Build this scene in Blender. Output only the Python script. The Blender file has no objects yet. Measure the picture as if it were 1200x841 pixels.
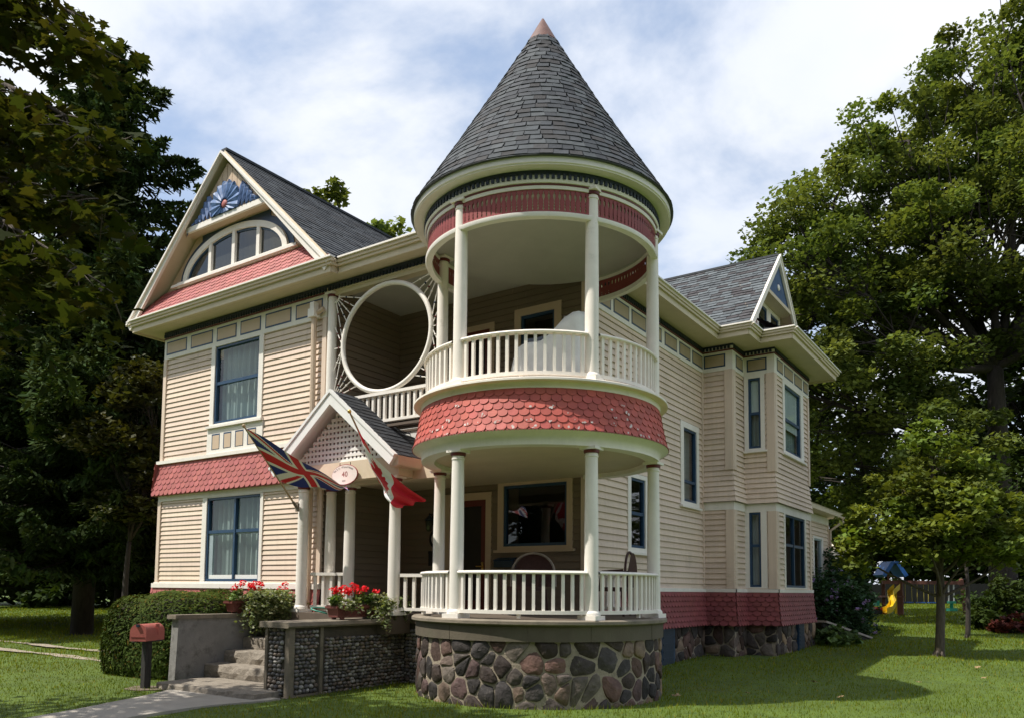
import bpy, math, random
import numpy as np
from mathutils import Vector, Matrix
random.seed(7); RNG = np.random.default_rng(7)
PI = math.pi; rad = math.radians
scene = bpy.context.scene
COL = scene.collection

# ------------------------------------------------------------------ helpers
class MB:
    """collects faces (each with a colour) and builds ONE mesh object"""
    def __init__(s): s.v = []; s.f = []; s.c = []
    def vert(s, p): s.v.append((float(p[0]), float(p[1]), float(p[2]))); return len(s.v)-1
    def face(s, pts, c=(1, 1, 1)):
        i = len(s.v); s.v += [(float(p[0]), float(p[1]), float(p[2])) for p in pts]
        s.f.append(tuple(range(i, i+len(pts)))); s.c.append(c)
    def facei(s, idx, c=(1, 1, 1)): s.f.append(tuple(idx)); s.c.append(c)
    def box(s, a, b, c=(1, 1, 1)):
        x0, y0, z0 = [min(a[i], b[i]) for i in range(3)]; x1, y1, z1 = [max(a[i], b[i]) for i in range(3)]
        i = len(s.v); s.v += [(x0,y0,z0),(x1,y0,z0),(x1,y1,z0),(x0,y1,z0),(x0,y0,z1),(x1,y0,z1),(x1,y1,z1),(x0,y1,z1)]
        for q in ((3,2,1,0),(4,5,6,7),(0,1,5,4),(1,2,6,5),(2,3,7,6),(3,0,4,7)):
            s.f.append(tuple(i+k for k in q)); s.c.append(c)
    def fbox(s, fr, u0, u1, z0, z1, n0, n1, c=(1, 1, 1)):
        """box in a wall frame: u along the wall, z up, n outwards"""
        P = [fr(u, z, n) for n in (n0, n1) for z in (z0, z1) for u in (u0, u1)]
        i = len(s.v); s.v += [tuple(map(float, p)) for p in P]
        for q in ((0,2,3,1),(4,5,7,6),(0,1,5,4),(2,6,7,3),(0,4,6,2),(1,3,7,5)):
            s.f.append(tuple(i+k for k in q)); s.c.append(c)
    def bar(s, p, q, w, h, c=(1, 1, 1), up=(0, 0, 1)):
        p = Vector(p); q = Vector(q); d = (q-p).normalized(); side = d.cross(Vector(up))
        if side.length < 1e-4: side = d.cross(Vector((1, 0, 0)))
        side.normalize(); u2 = side.cross(d)
        P = [e + side*(sx*w/2) + u2*(sz*h/2) for e in (p, q) for sx, sz in ((-1,-1),(1,-1),(1,1),(-1,1))]
        i = len(s.v); s.v += [tuple(x) for x in P]
        for k in ((3,2,1,0),(4,5,6,7),(0,1,5,4),(1,2,6,5),(2,3,7,6),(3,0,4,7)):
            s.f.append(tuple(i+j for j in k)); s.c.append(c)
    def tube(s, pts, r, n=8, c=(1, 1, 1), cap=True):
        pts = [Vector(p) for p in pts]; rs = r if isinstance(r, (list, tuple)) else [r]*len(pts)
        base = len(s.v); prev = None
        for k, p in enumerate(pts):
            d = (pts[min(k+1, len(pts)-1)] - pts[max(k-1, 0)])
            d = d.normalized() if d.length > 1e-9 else Vector((0, 0, 1))
            a = prev - d*prev.dot(d) if prev is not None else d.orthogonal()
            if a.length < 1e-6: a = d.orthogonal()
            a.normalize(); prev = a; b = d.cross(a)
            for j in range(n):
                t = 2*PI*j/n; s.v.append(tuple(p + (a*math.cos(t) + b*math.sin(t))*rs[k]))
        for k in range(len(pts)-1):
            for j in range(n):
                j2 = (j+1) % n
                s.f.append((base+k*n+j, base+k*n+j2, base+(k+1)*n+j2, base+(k+1)*n+j)); s.c.append(c)
        if cap:
            s.f.append(tuple(base+j for j in range(n))[::-1]); s.c.append(c)
            s.f.append(tuple(base+(len(pts)-1)*n+j for j in range(n))); s.c.append(c)
    def lathe(s, prof, cx=0, cy=0, a0=0, a1=360, n=72, c=(1, 1, 1)):
        """profile of (r, z), closed loop not assumed; sweeps a0..a1 degrees"""
        full = abs(a1-a0) >= 359.9; m = n if full else n+1; base = len(s.v)
        for k in range(m):
            t = rad(a0 + (a1-a0)*k/n)
            for r, z in prof: s.v.append((cx + r*math.cos(t), cy + r*math.sin(t), z))
        L = len(prof)
        for k in range(n):
            k2 = (k+1) % m
            for j in range(L-1):
                s.f.append((base+k*L+j, base+k2*L+j, base+k2*L+j+1, base+k*L+j+1)); s.c.append(c)
    def prism(s, poly, fr, n0, n1, c=(1, 1, 1)):
        m = len(poly); i = len(s.v)
        for n in (n0, n1): s.v += [tuple(map(float, fr(u, z, n))) for u, z in poly]
        s.f.append(tuple(range(i+m-1, i-1, -1))); s.c.append(c)
        s.f.append(tuple(range(i+m, i+2*m))); s.c.append(c)
        for k in range(m):
            k2 = (k+1) % m; s.f.append((i+k, i+k2, i+m+k2, i+m+k)); s.c.append(c)
    def ball(s, ctr, r, seg=8, rings=5, c=(1, 1, 1), axes=None):
        ax = axes or ((1,0,0),(0,1,0),(0,0,1)); rr = r if isinstance(r, (tuple, list)) else (r, r, r)
        C = np.array(ctr, float); A = np.array(ax, float); base = len(s.v)
        s.v.append(tuple(C - A[2]*rr[2]))
        for i in range(1, rings):
            ph = -PI/2 + PI*i/rings
            for j in range(seg):
                t = 2*PI*j/seg
                s.v.append(tuple(C + A[0]*rr[0]*math.cos(ph)*math.cos(t) + A[1]*rr[1]*math.cos(ph)*math.sin(t) + A[2]*rr[2]*math.sin(ph)))
        s.v.append(tuple(C + A[2]*rr[2])); top = len(s.v)-1
        for j in range(seg):
            j2 = (j+1) % seg
            s.f.append((base, base+1+j2, base+1+j)); s.c.append(c)
            s.f.append((top, top-seg+j, top-seg+j2)); s.c.append(c)
            for i in range(rings-2):
                a = base+1+i*seg; s.f.append((a+j, a+j2, a+seg+j2, a+seg+j)); s.c.append(c)
    def build(s, name, material, parent=None, smooth=False, origin=None):
        org = Vector(origin) if origin is not None else Vector((0, 0, 0))
        if parent is not None and origin is None:
            p = parent
            while p is not None: org = org + p.location; p = p.parent
        v = np.array(s.v, np.float32) - np.array(org, np.float32)
        me = bpy.data.meshes.new(name)
        lt = np.array([len(f) for f in s.f], np.int32); li = np.concatenate([np.array(f, np.int32) for f in s.f])
        me.vertices.add(len(v)); me.vertices.foreach_set('co', v.ravel())
        me.loops.add(len(li)); me.loops.foreach_set('vertex_index', li)
        me.polygons.add(len(lt)); me.polygons.foreach_set('loop_start', np.concatenate([[0], np.cumsum(lt)[:-1]]).astype(np.int32))
        me.polygons.foreach_set('loop_total', lt)
        me.update(calc_edges=True)
        cols = np.ones((len(s.c), 4), np.float32); cols[:, :3] = np.array([tuple(c)[:3] for c in s.c], np.float32)
        at = me.color_attributes.new('Col', 'FLOAT_COLOR', 'CORNER'); at.data.foreach_set('color', np.repeat(cols, lt, axis=0).ravel())
        me.polygons.foreach_set('use_smooth', np.full(len(lt), bool(smooth)))
        if smooth:
            if smooth != 'all':
                try: me.set_sharp_from_angle(angle=rad(smooth if smooth is not True else 40))
                except Exception: pass
        me.validate(); me.materials.append(material)
        o = bpy.data.objects.new(name, me); COL.objects.link(o)
        if parent is not None: o.parent = parent
        elif origin is not None: o.location = org
        return o

def tag(o, label=None, cat=None, group=None, kind=None):
    if label: o['label'] = label
    if cat: o['category'] = cat
    if group: o['group'] = group
    if kind: o['kind'] = kind
    return o
def empty(name, loc, label, cat, group=None):
    o = bpy.data.objects.new(name, None); COL.objects.link(o); o.location = loc
    o.empty_display_size = .2
    return tag(o, label, cat, group)
def copy_part(o, parent, loc, rz=0.0):
    c = o.copy(); COL.objects.link(c); c.parent = parent; c.location = loc; c.rotation_euler = (0, 0, rz); return c

# ------------------------------------------------------------------ materials
def mat(name, base=(.5, .5, .5), rough=.6, streak=0., attr=False, var=.12, vscale=3., bump=.0, bscale=60., dirt=None, dirt_t=(.55, .75), dscale=2.5, metal=0., spec=.4, fleck=None, stretch=None):
    m = bpy.data.materials.new(name); m.use_nodes = True; nt = m.node_tree; N = nt.nodes; L = nt.links
    b = N['Principled BSDF']; b.inputs['Roughness'].default_value = rough; b.inputs['Metallic'].default_value = metal
    b.inputs['Specular IOR Level'].default_value = spec
    tc = N.new('ShaderNodeTexCoord'); src = tc.outputs['Object']
    if stretch:
        mp = N.new('ShaderNodeMapping'); mp.inputs['Scale'].default_value = stretch; L.new(src, mp.inputs[0]); src = mp.outputs[0]
    rgb = N.new('ShaderNodeRGB'); rgb.outputs[0].default_value = (*base, 1); col = rgb.outputs[0]
    if attr:
        a = N.new('ShaderNodeAttribute'); a.attribute_name = 'Col'
        mx = N.new('ShaderNodeMix'); mx.data_type = 'RGBA'; mx.blend_type = 'MULTIPLY'; mx.inputs[0].default_value = 1
        L.new(col, mx.inputs[6]); L.new(a.outputs['Color'], mx.inputs[7]); col = mx.outputs[2]
    if var:
        n = N.new('ShaderNodeTexNoise'); n.inputs['Scale'].default_value = vscale; n.inputs['Detail'].default_value = 5; n.inputs['Roughness'].default_value = .65
        L.new(src, n.inputs['Vector'])
        r = N.new('ShaderNodeMapRange'); r.inputs[1].default_value = .3; r.inputs[2].default_value = .7; r.inputs[3].default_value = 1-var; r.inputs[4].default_value = 1+var
        L.new(n.outputs[0], r.inputs[0])
        mx = N.new('ShaderNodeMix'); mx.data_type = 'RGBA'; mx.blend_type = 'MULTIPLY'; mx.inputs[0].default_value = 1
        L.new(col, mx.inputs[6]); L.new(r.outputs[0], mx.inputs[7]); col = mx.outputs[2]
    if streak:
        mp2 = N.new('ShaderNodeMapping'); mp2.inputs['Scale'].default_value = (9, 9, .55); L.new(tc.outputs['Object'], mp2.inputs[0])
        n = N.new('ShaderNodeTexNoise'); n.inputs['Scale'].default_value = 1.6; n.inputs['Detail'].default_value = 6; n.inputs['Roughness'].default_value = .7; L.new(mp2.outputs[0], n.inputs['Vector'])
        r = N.new('ShaderNodeMapRange'); r.inputs[1].default_value = .42; r.inputs[2].default_value = .74; r.inputs[3].default_value = 1; r.inputs[4].default_value = 1-streak; L.new(n.outputs[0], r.inputs[0])
        mx = N.new('ShaderNodeMix'); mx.data_type = 'RGBA'; mx.blend_type = 'MULTIPLY'; mx.inputs[0].default_value = 1; L.new(col, mx.inputs[6]); L.new(r.outputs[0], mx.inputs[7]); col = mx.outputs[2]
    for spec_ in ((dirt, dirt_t, dscale), fleck):
        if spec_ and spec_[0]:
            dc, dt, ds = spec_
            n = N.new('ShaderNodeTexNoise'); n.inputs['Scale'].default_value = ds; n.inputs['Detail'].default_value = 6; n.inputs['Roughness'].default_value = .7
            L.new(src, n.inputs['Vector'])
            r = N.new('ShaderNodeMapRange'); r.inputs[1].default_value = dt[0]; r.inputs[2].default_value = dt[1]; L.new(n.outputs[0], r.inputs[0])
            mx = N.new('ShaderNodeMix'); mx.data_type = 'RGBA'; L.new(r.outputs[0], mx.inputs[0]); L.new(col, mx.inputs[6]); mx.inputs[7].default_value = (*dc, 1); col = mx.outputs[2]
    L.new(col, b.inputs['Base Color'])
    if bump:
        n = N.new('ShaderNodeTexNoise'); n.inputs['Scale'].default_value = bscale; n.inputs['Detail'].default_value = 4; L.new(src, n.inputs['Vector'])
        bp = N.new('ShaderNodeBump'); bp.inputs['Strength'].default_value = bump; bp.inputs['Distance'].default_value = .02
        L.new(n.outputs[0], bp.inputs['Height']); L.new(bp.outputs[0], b.inputs['Normal'])
    return m
def leaf_mat(name, base, trans=.35, rough=.55, spec=.25):
    m = bpy.data.materials.new(name); m.use_nodes = True; nt = m.node_tree; N = nt.nodes; L = nt.links
    b = N['Principled BSDF']; b.inputs['Roughness'].default_value = rough; b.inputs['Specular IOR Level'].default_value = spec
    a = N.new('ShaderNodeAttribute'); a.attribute_name = 'Col'
    mx = N.new('ShaderNodeMix'); mx.data_type = 'RGBA'; mx.blend_type = 'MULTIPLY'; mx.inputs[0].default_value = 1; mx.inputs[6].default_value = (*base, 1)
    L.new(a.outputs['Color'], mx.inputs[7]); L.new(mx.outputs[2], b.inputs['Base Color'])
    if trans:
        t = N.new('ShaderNodeBsdfTranslucent'); 
        mt = N.new('ShaderNodeMix'); mt.data_type = 'RGBA'; mt.blend_type = 'MULTIPLY'; mt.inputs[0].default_value = 1; mt.inputs[7].default_value = (1.25, 1.15, .5, 1)
        L.new(mx.outputs[2], mt.inputs[6]); L.new(mt.outputs[2], t.inputs[0])
        ms = N.new('ShaderNodeMixShader'); ms.inputs[0].default_value = trans
        L.new(b.outputs[0], ms.inputs[1]); L.new(t.outputs[0], ms.inputs[2]); L.new(ms.outputs[0], N['Material Output'].inputs[0])
    return m
def glass_mat(name, tint=(.8, .85, .85), refl=1.0):
    m = bpy.data.materials.new(name); m.use_nodes = True; nt = m.node_tree; N = nt.nodes; L = nt.links
    N.remove(N['Principled BSDF'])
    tr = N.new('ShaderNodeBsdfTransparent'); tr.inputs[0].default_value = (*tint, 1)
    gl = N.new('ShaderNodeBsdfGlossy'); gl.inputs['Roughness'].default_value = .015
    lw = N.new('ShaderNodeLayerWeight'); lw.inputs[0].default_value = .5
    fr = N.new('ShaderNodeMath'); fr.operation = 'POWER'; fr.inputs[1].default_value = 4.0; L.new(lw.outputs['Facing'], fr.inputs[0])
    n = N.new('ShaderNodeTexNoise'); n.inputs['Scale'].default_value = 1.3; n.inputs['Detail'].default_value = 1
    tc = N.new('ShaderNodeTexCoord'); L.new(tc.outputs['Object'], n.inputs['Vector'])
    bp = N.new('ShaderNodeBump'); bp.inputs['Strength'].default_value = .12; bp.inputs['Distance'].default_value = .05; L.new(n.outputs[0], bp.inputs['Height'])
    L.new(bp.outputs[0], gl.inputs['Normal'])
    mr = N.new('ShaderNodeMath'); mr.operation = 'MULTIPLY_ADD'; mr.inputs[1].default_value = refl; mr.inputs[2].default_value = .065*refl; L.new(fr.outputs[0], mr.inputs[0])
    ms = N.new('ShaderNodeMixShader'); L.new(mr.outputs[0], ms.inputs[0]); L.new(tr.outputs[0], ms.inputs[1]); L.new(gl.outputs[0], ms.inputs[2])
    L.new(ms.outputs[0], N['Material Output'].inputs[0]); return m

M = {}
M['siding'] = mat('beige_siding_paint', streak=.12, base=(.74, .59, .465), rough=.55, attr=True, var=.05, vscale=1.2, bump=.04, bscale=40, dirt=(.40, .30, .21), dirt_t=(.60, .95), dscale=1.1)
M['cream'] = mat('cream_trim_paint', streak=.06, base=(.84, .785, .705), rough=.5, var=.05, vscale=4, bump=.03, bscale=50, dirt=(.60, .53, .42), dirt_t=(.66, 1.0), dscale=3)
M['worn_cream'] = mat('worn_cream_paint', (.87, .795, .70), .55, var=.06, vscale=4, bump=.05, bscale=50, dirt=(.46, .42, .33), dirt_t=(.6, .9), dscale=3, fleck=((.20, .17, .14), (.70, .73), 9.))
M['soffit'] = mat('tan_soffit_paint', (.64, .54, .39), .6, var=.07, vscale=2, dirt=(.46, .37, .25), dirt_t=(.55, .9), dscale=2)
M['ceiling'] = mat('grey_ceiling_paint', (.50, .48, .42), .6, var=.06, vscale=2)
M['panel'] = mat('tan_panel_paint', (.40, .31, .19), .6, var=.07)
M['pale_panel'] = mat('beige_panel_paint', (.58, .44, .31), .6, var=.05)
M['blue'] = mat('blue_trim_paint', (.022, .058, .115), .4, var=.15, vscale=8)
M['dentil'] = mat('dark_blue_dentil_paint', (.018, .028, .05), .5, var=.15)
M['gable_blue'] = mat('faded_blue_gable_paint', (.05, .10, .20), .5, var=.25, vscale=5)
M['flower_blue'] = mat('carved_flower_blue_paint', (.085, .16, .33), .5, attr=True, var=.2, vscale=10)
M['red'] = mat('rose_red_shingle_paint', (.40, .118, .105), .6, attr=True, var=.10, vscale=5, bump=.06, bscale=40, dirt=(.30, .08, .075), dirt_t=(.55, .9), dscale=3)
M['shaded_skirt_red'] = mat('skirt_red_with_shade', (.24, .062, .062), .6, attr=True, var=.12, vscale=5, bump=.06, bscale=40)  # same rose red shingles, with the side wall's shade put into the colour
M['worn_red'] = mat('peeling_red_shingle_paint', (.44, .092, .068), .6, attr=True, var=.12, vscale=6, bump=.08, bscale=40)
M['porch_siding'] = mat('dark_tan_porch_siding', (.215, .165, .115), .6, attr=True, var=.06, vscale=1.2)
M['fret'] = mat('red_fretwork_paint', (.27, .055, .05), .55, var=.1, vscale=6, fleck=((.55, .45, .40), (.72, .76), 7.))
M['maroon'] = mat('maroon_paint', (.13, .022, .02), .45, var=.1)
M['roof'] = mat('slate_grey_shingle', (.052, .056, .062), .8, attr=True, var=.25, vscale=9, bump=.25, bscale=90)
M['copper'] = mat('brown_copper', (.15, .075, .058), .6, var=.3, vscale=8)
M['stone'] = mat('field_stone', (1, 1, 1), .75, attr=True, var=.42, vscale=7, bump=.9, bscale=14, dirt=(.16, .14, .11), dirt_t=(.58, .8), dscale=14)
M['mortar'] = mat('mortar', (.30, .25, .185), .85, var=.25, vscale=8, bump=.5, bscale=40)
M['pebble'] = mat('pebble', (1, 1, 1), .55, attr=True, var=.2, vscale=30)
M['concrete'] = mat('weathered_concrete', (.21, .175, .13), .85, var=.22, vscale=4, bump=.25, bscale=60, dirt=(.09, .08, .06), dirt_t=(.52, .75), dscale=3)
M['beam_concrete'] = mat('mossy_concrete_beam', (.115, .095, .066), .85, var=.18, vscale=3, bump=.2, bscale=50, dirt=(.10, .095, .06), dirt_t=(.5, .8), dscale=2.2, stretch=(1, 1, .6))
M['stucco'] = mat('stained_grey_stucco', (.22, .21, .195), .85, var=.18, vscale=3, bump=.3, bscale=45, dirt=(.10, .09, .08), dirt_t=(.55, .72), dscale=3.2)
M['step'] = mat('rough_granite_step', (.25, .215, .17), .85, var=.25, vscale=14, bump=.7, bscale=35, dirt=(.16, .13, .10), dirt_t=(.52, .75), dscale=5)
M['walk'] = mat('pale_concrete_walk', (.36, .325, .275), .85, var=.10, vscale=2.5, bump=.2, bscale=80, dirt=(.24, .21, .16), dirt_t=(.55, .85), dscale=1.6)
M['porch_floor'] = mat('brown_porch_floor', (.13, .10, .075), .6, var=.15)
M['white'] = mat('white_paint', (.80, .79, .75), .4, var=.04)
M['grey_sash'] = mat('grey_storm_sash', (.33, .40, .42), .45, var=.08)
M['glass'] = glass_mat('window_glass')
M['dark_glass'] = glass_mat('dark_window_glass', (.55, .6, .6), 1.0)
M['curtain'] = mat('sheer_grey_curtain', (.36, .43, .39), .85, attr=True, var=.10, vscale=5)
M['white_curtain'] = mat('white_curtain', (.62, .64, .62), .85, var=.08)
M['blind'] = mat('pale_roller_blind', (.72, .78, .74), .8, var=.05)
M['dark'] = mat('unlit_room_black', (.012, .012, .013), .9, var=0)
M['brown_blind'] = mat('brown_blind', (.13, .105, .085), .8, var=.12, stretch=(6, 6, .4), vscale=4)
M['door_red'] = mat('dark_red_door_paint', (.14, .028, .02), .4, var=.12)
M['door_dark'] = mat('dark_screen', (.02, .017, .014), .5, var=.2)
M['brass'] = mat('brass', (.7, .45, .12), .3, metal=.9, var=.1)
M['black'] = mat('black_iron', (.015, .015, .015), .5, var=.2)
M['navy'] = mat('navy_painted_metal', (.02, .035, .055), .45, var=.15)
M['downpipe'] = mat('beige_downpipe', (.58, .45, .33), .45, var=.05)
M['mailbox'] = mat('brick_red_mailbox_paint', (.40, .115, .095), .45, var=.10, vscale=6, dirt=(.28, .08, .07), dirt_t=(.6, .9), dscale=5)
M['post_wood'] = mat('dark_weathered_post', (.028, .025, .022), .8, var=.4, vscale=8, stretch=(4, 4, .5), bump=.4, bscale=20)
M['planter'] = mat('brown_red_planter_plastic', (.15, .045, .035), .5, var=.12)
M['soil'] = mat('potting_soil', (.03, .022, .016), .95, var=.3, vscale=20)
M['petal'] = leaf_mat('red_petal', (.75, .02, .035), .25)
M['leaf_bright'] = leaf_mat('geranium_leaf', (.10, .17, .035), .3)
M['leaf_ivy'] = leaf_mat('variegated_ivy_leaf', (.16, .20, .08), .3)
M['leaf_hedge'] = leaf_mat('yew_hedge_leaf', (.048, .074, .014), .15, .7, .08)
M['leaf_walnut'] = leaf_mat('tall_tree_leaf', (.115, .155, .040), .42, .6, .10)
M['leaf_young'] = leaf_mat('young_tree_leaf', (.125, .165, .030), .36, .6, .15)
M['leaf_dark'] = leaf_mat('dark_tree_leaf', (.034, .055, .012), .25, .6, .1)
M['leaf_maple'] = leaf_mat('maple_leaf', (.036, .050, .011), .32, .7, .06)
M['needle'] = leaf_mat('spruce_needle', (.040, .064, .020), .15, .8, .05)
M['leaf_olive'] = leaf_mat('understory_leaf', (.055, .058, .014), .3)
M['leaf_shrub'] = leaf_mat('shrub_leaf', (.035, .075, .030), .2)
M['leaf_hosta'] = leaf_mat('hosta_leaf', (.11, .18, .06), .25)
M['petal_mauve'] = leaf_mat('mauve_petal', (.42, .30, .62), .3)
M['petal_pink'] = leaf_mat('dull_red_leaf', (.13, .035, .028), .3)
M['bark'] = mat('grey_brown_bark', (.095, .075, .058), .9, var=.35, vscale=8, bump=.8, bscale=18, stretch=(3, 3, .6))
M['bark_dark'] = mat('dark_bark', (.045, .036, .030), .9, var=.35, vscale=6, bump=.6, bscale=14, stretch=(3, 3, .6))
M['play_wood'] = mat('red_brown_play_timber', (.16, .065, .045), .7, var=.2, vscale=6)
M['play_yellow'] = mat('yellow_plastic', (.72, .50, .02), .35, var=.04)
M['play_blue'] = mat('blue_plastic', (.02, .13, .46), .45, var=.05)
M['play_green'] = mat('green_plastic', (.01, .28, .17), .35, var=.05)
M['play_red'] = mat('red_plastic', (.5, .03, .02), .4, var=.05)
M['chain'] = mat('yellow_chain_sleeve', (.42, .34, .06), .5, var=.1)
M['fence'] = mat('dark_fence_board', (.010, .010, .009), .85, var=.3, stretch=(3, 3, .4))
M['canvas'] = mat('cream_canvas', (.80, .70, .54), .7, var=.05)
M['drape'] = mat('white_drape', (.86, .84, .78), .75, var=.08, vscale=6, bump=.1, bscale=14)
M['wicker'] = mat('brown_wicker', (.06, .022, .018), .6, var=.25, vscale=30)
M['plank'] = mat('grey_weathered_plank', (.34, .29, .25), .8, var=.25, vscale=6, stretch=(.5, 4, 4))
M['hose'] = mat('green_hose', (.08, .30, .22), .4, var=.05)
M['flagcloth'] = mat('flag_cloth', (1, 1, 1), .7, attr=True, var=.04)
M['pole'] = mat('flag_pole_wood', (.42, .30, .17), .5, var=.15)
M['sign'] = mat('cream_sign_paint', (.74, .68, .60), .5, var=.04)
M['sign_red'] = mat('maroon_lettering', (.25, .03, .03), .5, var=0)
M['sign_dark'] = mat('faded_lettering', (.16, .13, .12), .6, var=0)
M['pebble_mortar'] = mat('dark_pebble_mortar', (.075, .065, .05), .9, var=.25, vscale=6, bump=.3)
M['dry_leaf'] = mat('dry_leaf', (.30, .21, .10), .8, attr=True, var=.2)
def g(x, y):
    """ground height"""
    def ss(a, b, t):
        t = np.clip((t-a)/(b-a), 0, 1); return t*t*(3-2*t)
    x = np.asarray(x, float); y = np.asarray(y, float)
    right = .265 + .0215*np.clip(y-2, 0, 60)
    left = .20 + .008*np.clip(y+4, 0, 40)
    w = ss(.0, -1.5, x); w = np.where(y > 2.5, w*ss(9, 2.5, y), w)
    return (right*(1-w) + left*w)*(1-.55*ss(-5.5, -10, y))
def gz(x, y): return float(g(x, y))

# ---------------------------------------------------------------- wall frames
def F_front(y0): return lambda u, z, n: (u, y0-n, z)
def F_right(x0): return lambda u, z, n: (x0+n, u, z)
def F_left(x0): return lambda u, z, n: (x0-n, u, z)

def spans(u0, u1, holes, za, zb):
    cuts = sorted([(max(u0, h[0]), min(u1, h[1])) for h in holes if h[2] < zb-1e-4 and h[3] > za+1e-4 and h[1] > u0 and h[0] < u1])
    out = []; c = u0
    for a, b in cuts:
        if a > c+1e-4: out.append((c, a))
        c = max(c, b)
    if c < u1-1e-4: out.append((c, u1))
    return out
def siding(mb, fr, u0, u1, z0, z1, holes=(), pitch=.116, nfun=None, lap=.027):
    z = z0; rnd = random.Random(int(abs(u0*31+z0*17)*100))  # top leaves tinted lighter and yellower, sunlight put into their colour
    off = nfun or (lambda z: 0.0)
    while z < z1-1e-4:
        zt = min(z+pitch, z1)
        br = sorted({z, zt} | {h[k] for h in holes for k in (2, 3) if z < h[k] < zt})
        for a, b in zip(br[:-1], br[1:]):
            na = off(a)+lap*(1-(a-z)/pitch)+.001; nb = off(b)+lap*(1-(b-z)/pitch)+.001
            for s, e in spans(u0, u1, holes, a, b):
                # butt joints give the boards their own faint tones
                x = s
                while x < e-1e-4:
                    x2 = min(e, x+rnd.uniform(1.2, 3.6)); x2 = e if e-x2 < .5 else x2
                    c = .93+.13*rnd.random(); c = (c, c*(.985+.03*rnd.random()), c*(.97+.05*rnd.random()))
                    mb.face([fr(x+(.0015 if x > s else 0), a, na), fr(x2, a, na), fr(x2, b, nb), fr(x+(.0015 if x > s else 0), b, nb)], c); x = x2
                if a == z: mb.face([fr(s, a, off(a)-.004), fr(e, a, off(a)-.004), fr(e, a, na), fr(s, a, na)], (.7, .68, .66))  # board underside darkened in colour to strengthen the shadow line
        z = zt
def scallops(mb, P, length, height, rows, width=.15, thick=.014, tip='round', cvar=.12, seg=6, s0=0., peel=None):
    """staggered round-ended shingles on a surface P(s, t in metres up, off)"""
    e = height/rows
    n = max(1, int(round(length/width))); w = length/n
    for r in range(rows):
        t0 = r*e; t1 = min(height, t0+e*1.28)
        sh = .5 if r % 2 else 0.
        for k in range(-1, n+1):
            a = (k+sh)*w + w*.02; b = (k+1+sh)*w - w*.02
            if b <= 0 or a >= length: continue
            aa = max(a, 0); bb = min(b, length); mid = (a+b)/2; R = (b-a)/2
            cc = 1 + random.uniform(-cvar, cvar); col = (cc, cc*random.uniform(.95, 1.05), cc*random.uniform(.95, 1.05))
            lift = random.uniform(0, .004)
            pts = []
            drop = min(e*.5, R)
            for j in range(seg+1):
                th = PI + PI*j/seg
                s = mid + R*math.cos(th); t = t0 + drop + drop*math.sin(th)
                pts.append((min(max(s, aa), bb), t))
            out = [P(s0+s, t, thick*(1-.75*(t-t0)/(t1-t0))+lift) for s, t in pts]
            top = [P(s0+bb, t1, thick*.25), P(s0+aa, t1, thick*.25)]
            mb.face(out+top, col)
            if peel and random.random() < peel(r, mid):
                # old paint flaked off along the lower edge
                for _ in range(random.randint(1, 3)):
                    ps = mid+random.uniform(-.6, .6)*R; pt = t0+e*random.uniform(.10, .50); pr = random.uniform(.006, .026); n_ = random.randint(6, 9); pale = random.choice([(1.35, 5.2, 6.4), (1.2, 4.4, 5.4), (1.45, 6., 7.6)])
                    mb.face([P(s0+ps+pr*random.uniform(.5, 1.2)*math.cos(2*PI*q/n_), pt+pr*random.uniform(.5, 1.3)*math.sin(2*PI*q/n_), thick*(1-.75*(pt-t0)/(t1-t0))+lift+.0035) for q in range(n_)], pale)
            back = [P(s0+s, t, -.004) for s, t in pts]
            for j in range(seg):
                mb.face([back[j], back[j+1], out[j+1], out[j]], (col[0]*.8, col[1]*.8, col[2]*.8))
def clip_poly(poly, nx, ny, d):
    out = []
    for i in range(len(poly)):
        p, q = poly[i], poly[(i+1) % len(poly)]
        a = p[0]*nx+p[1]*ny-d; b = q[0]*nx+q[1]*ny-d
        if a <= 0: out.append(p)
        if (a < 0 < b) or (b < 0 < a):
            t = a/(a-b); out.append((p[0]+(q[0]-p[0])*t, p[1]+(q[1]-p[1])*t))
    return out
STONE_COL = [(.035,.034,.036),(.045,.036,.034),(.075,.05,.045),(.028,.028,.03),(.10,.072,.055),(.045,.045,.05),(.055,.05,.052),(.10,.072,.068),(.13,.085,.08),(.16,.13,.11),(.20,.165,.13),(.12,.115,.11),(.075,.07,.07),(.25,.20,.14),(.09,.065,.07),(.14,.12,.115)]
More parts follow.
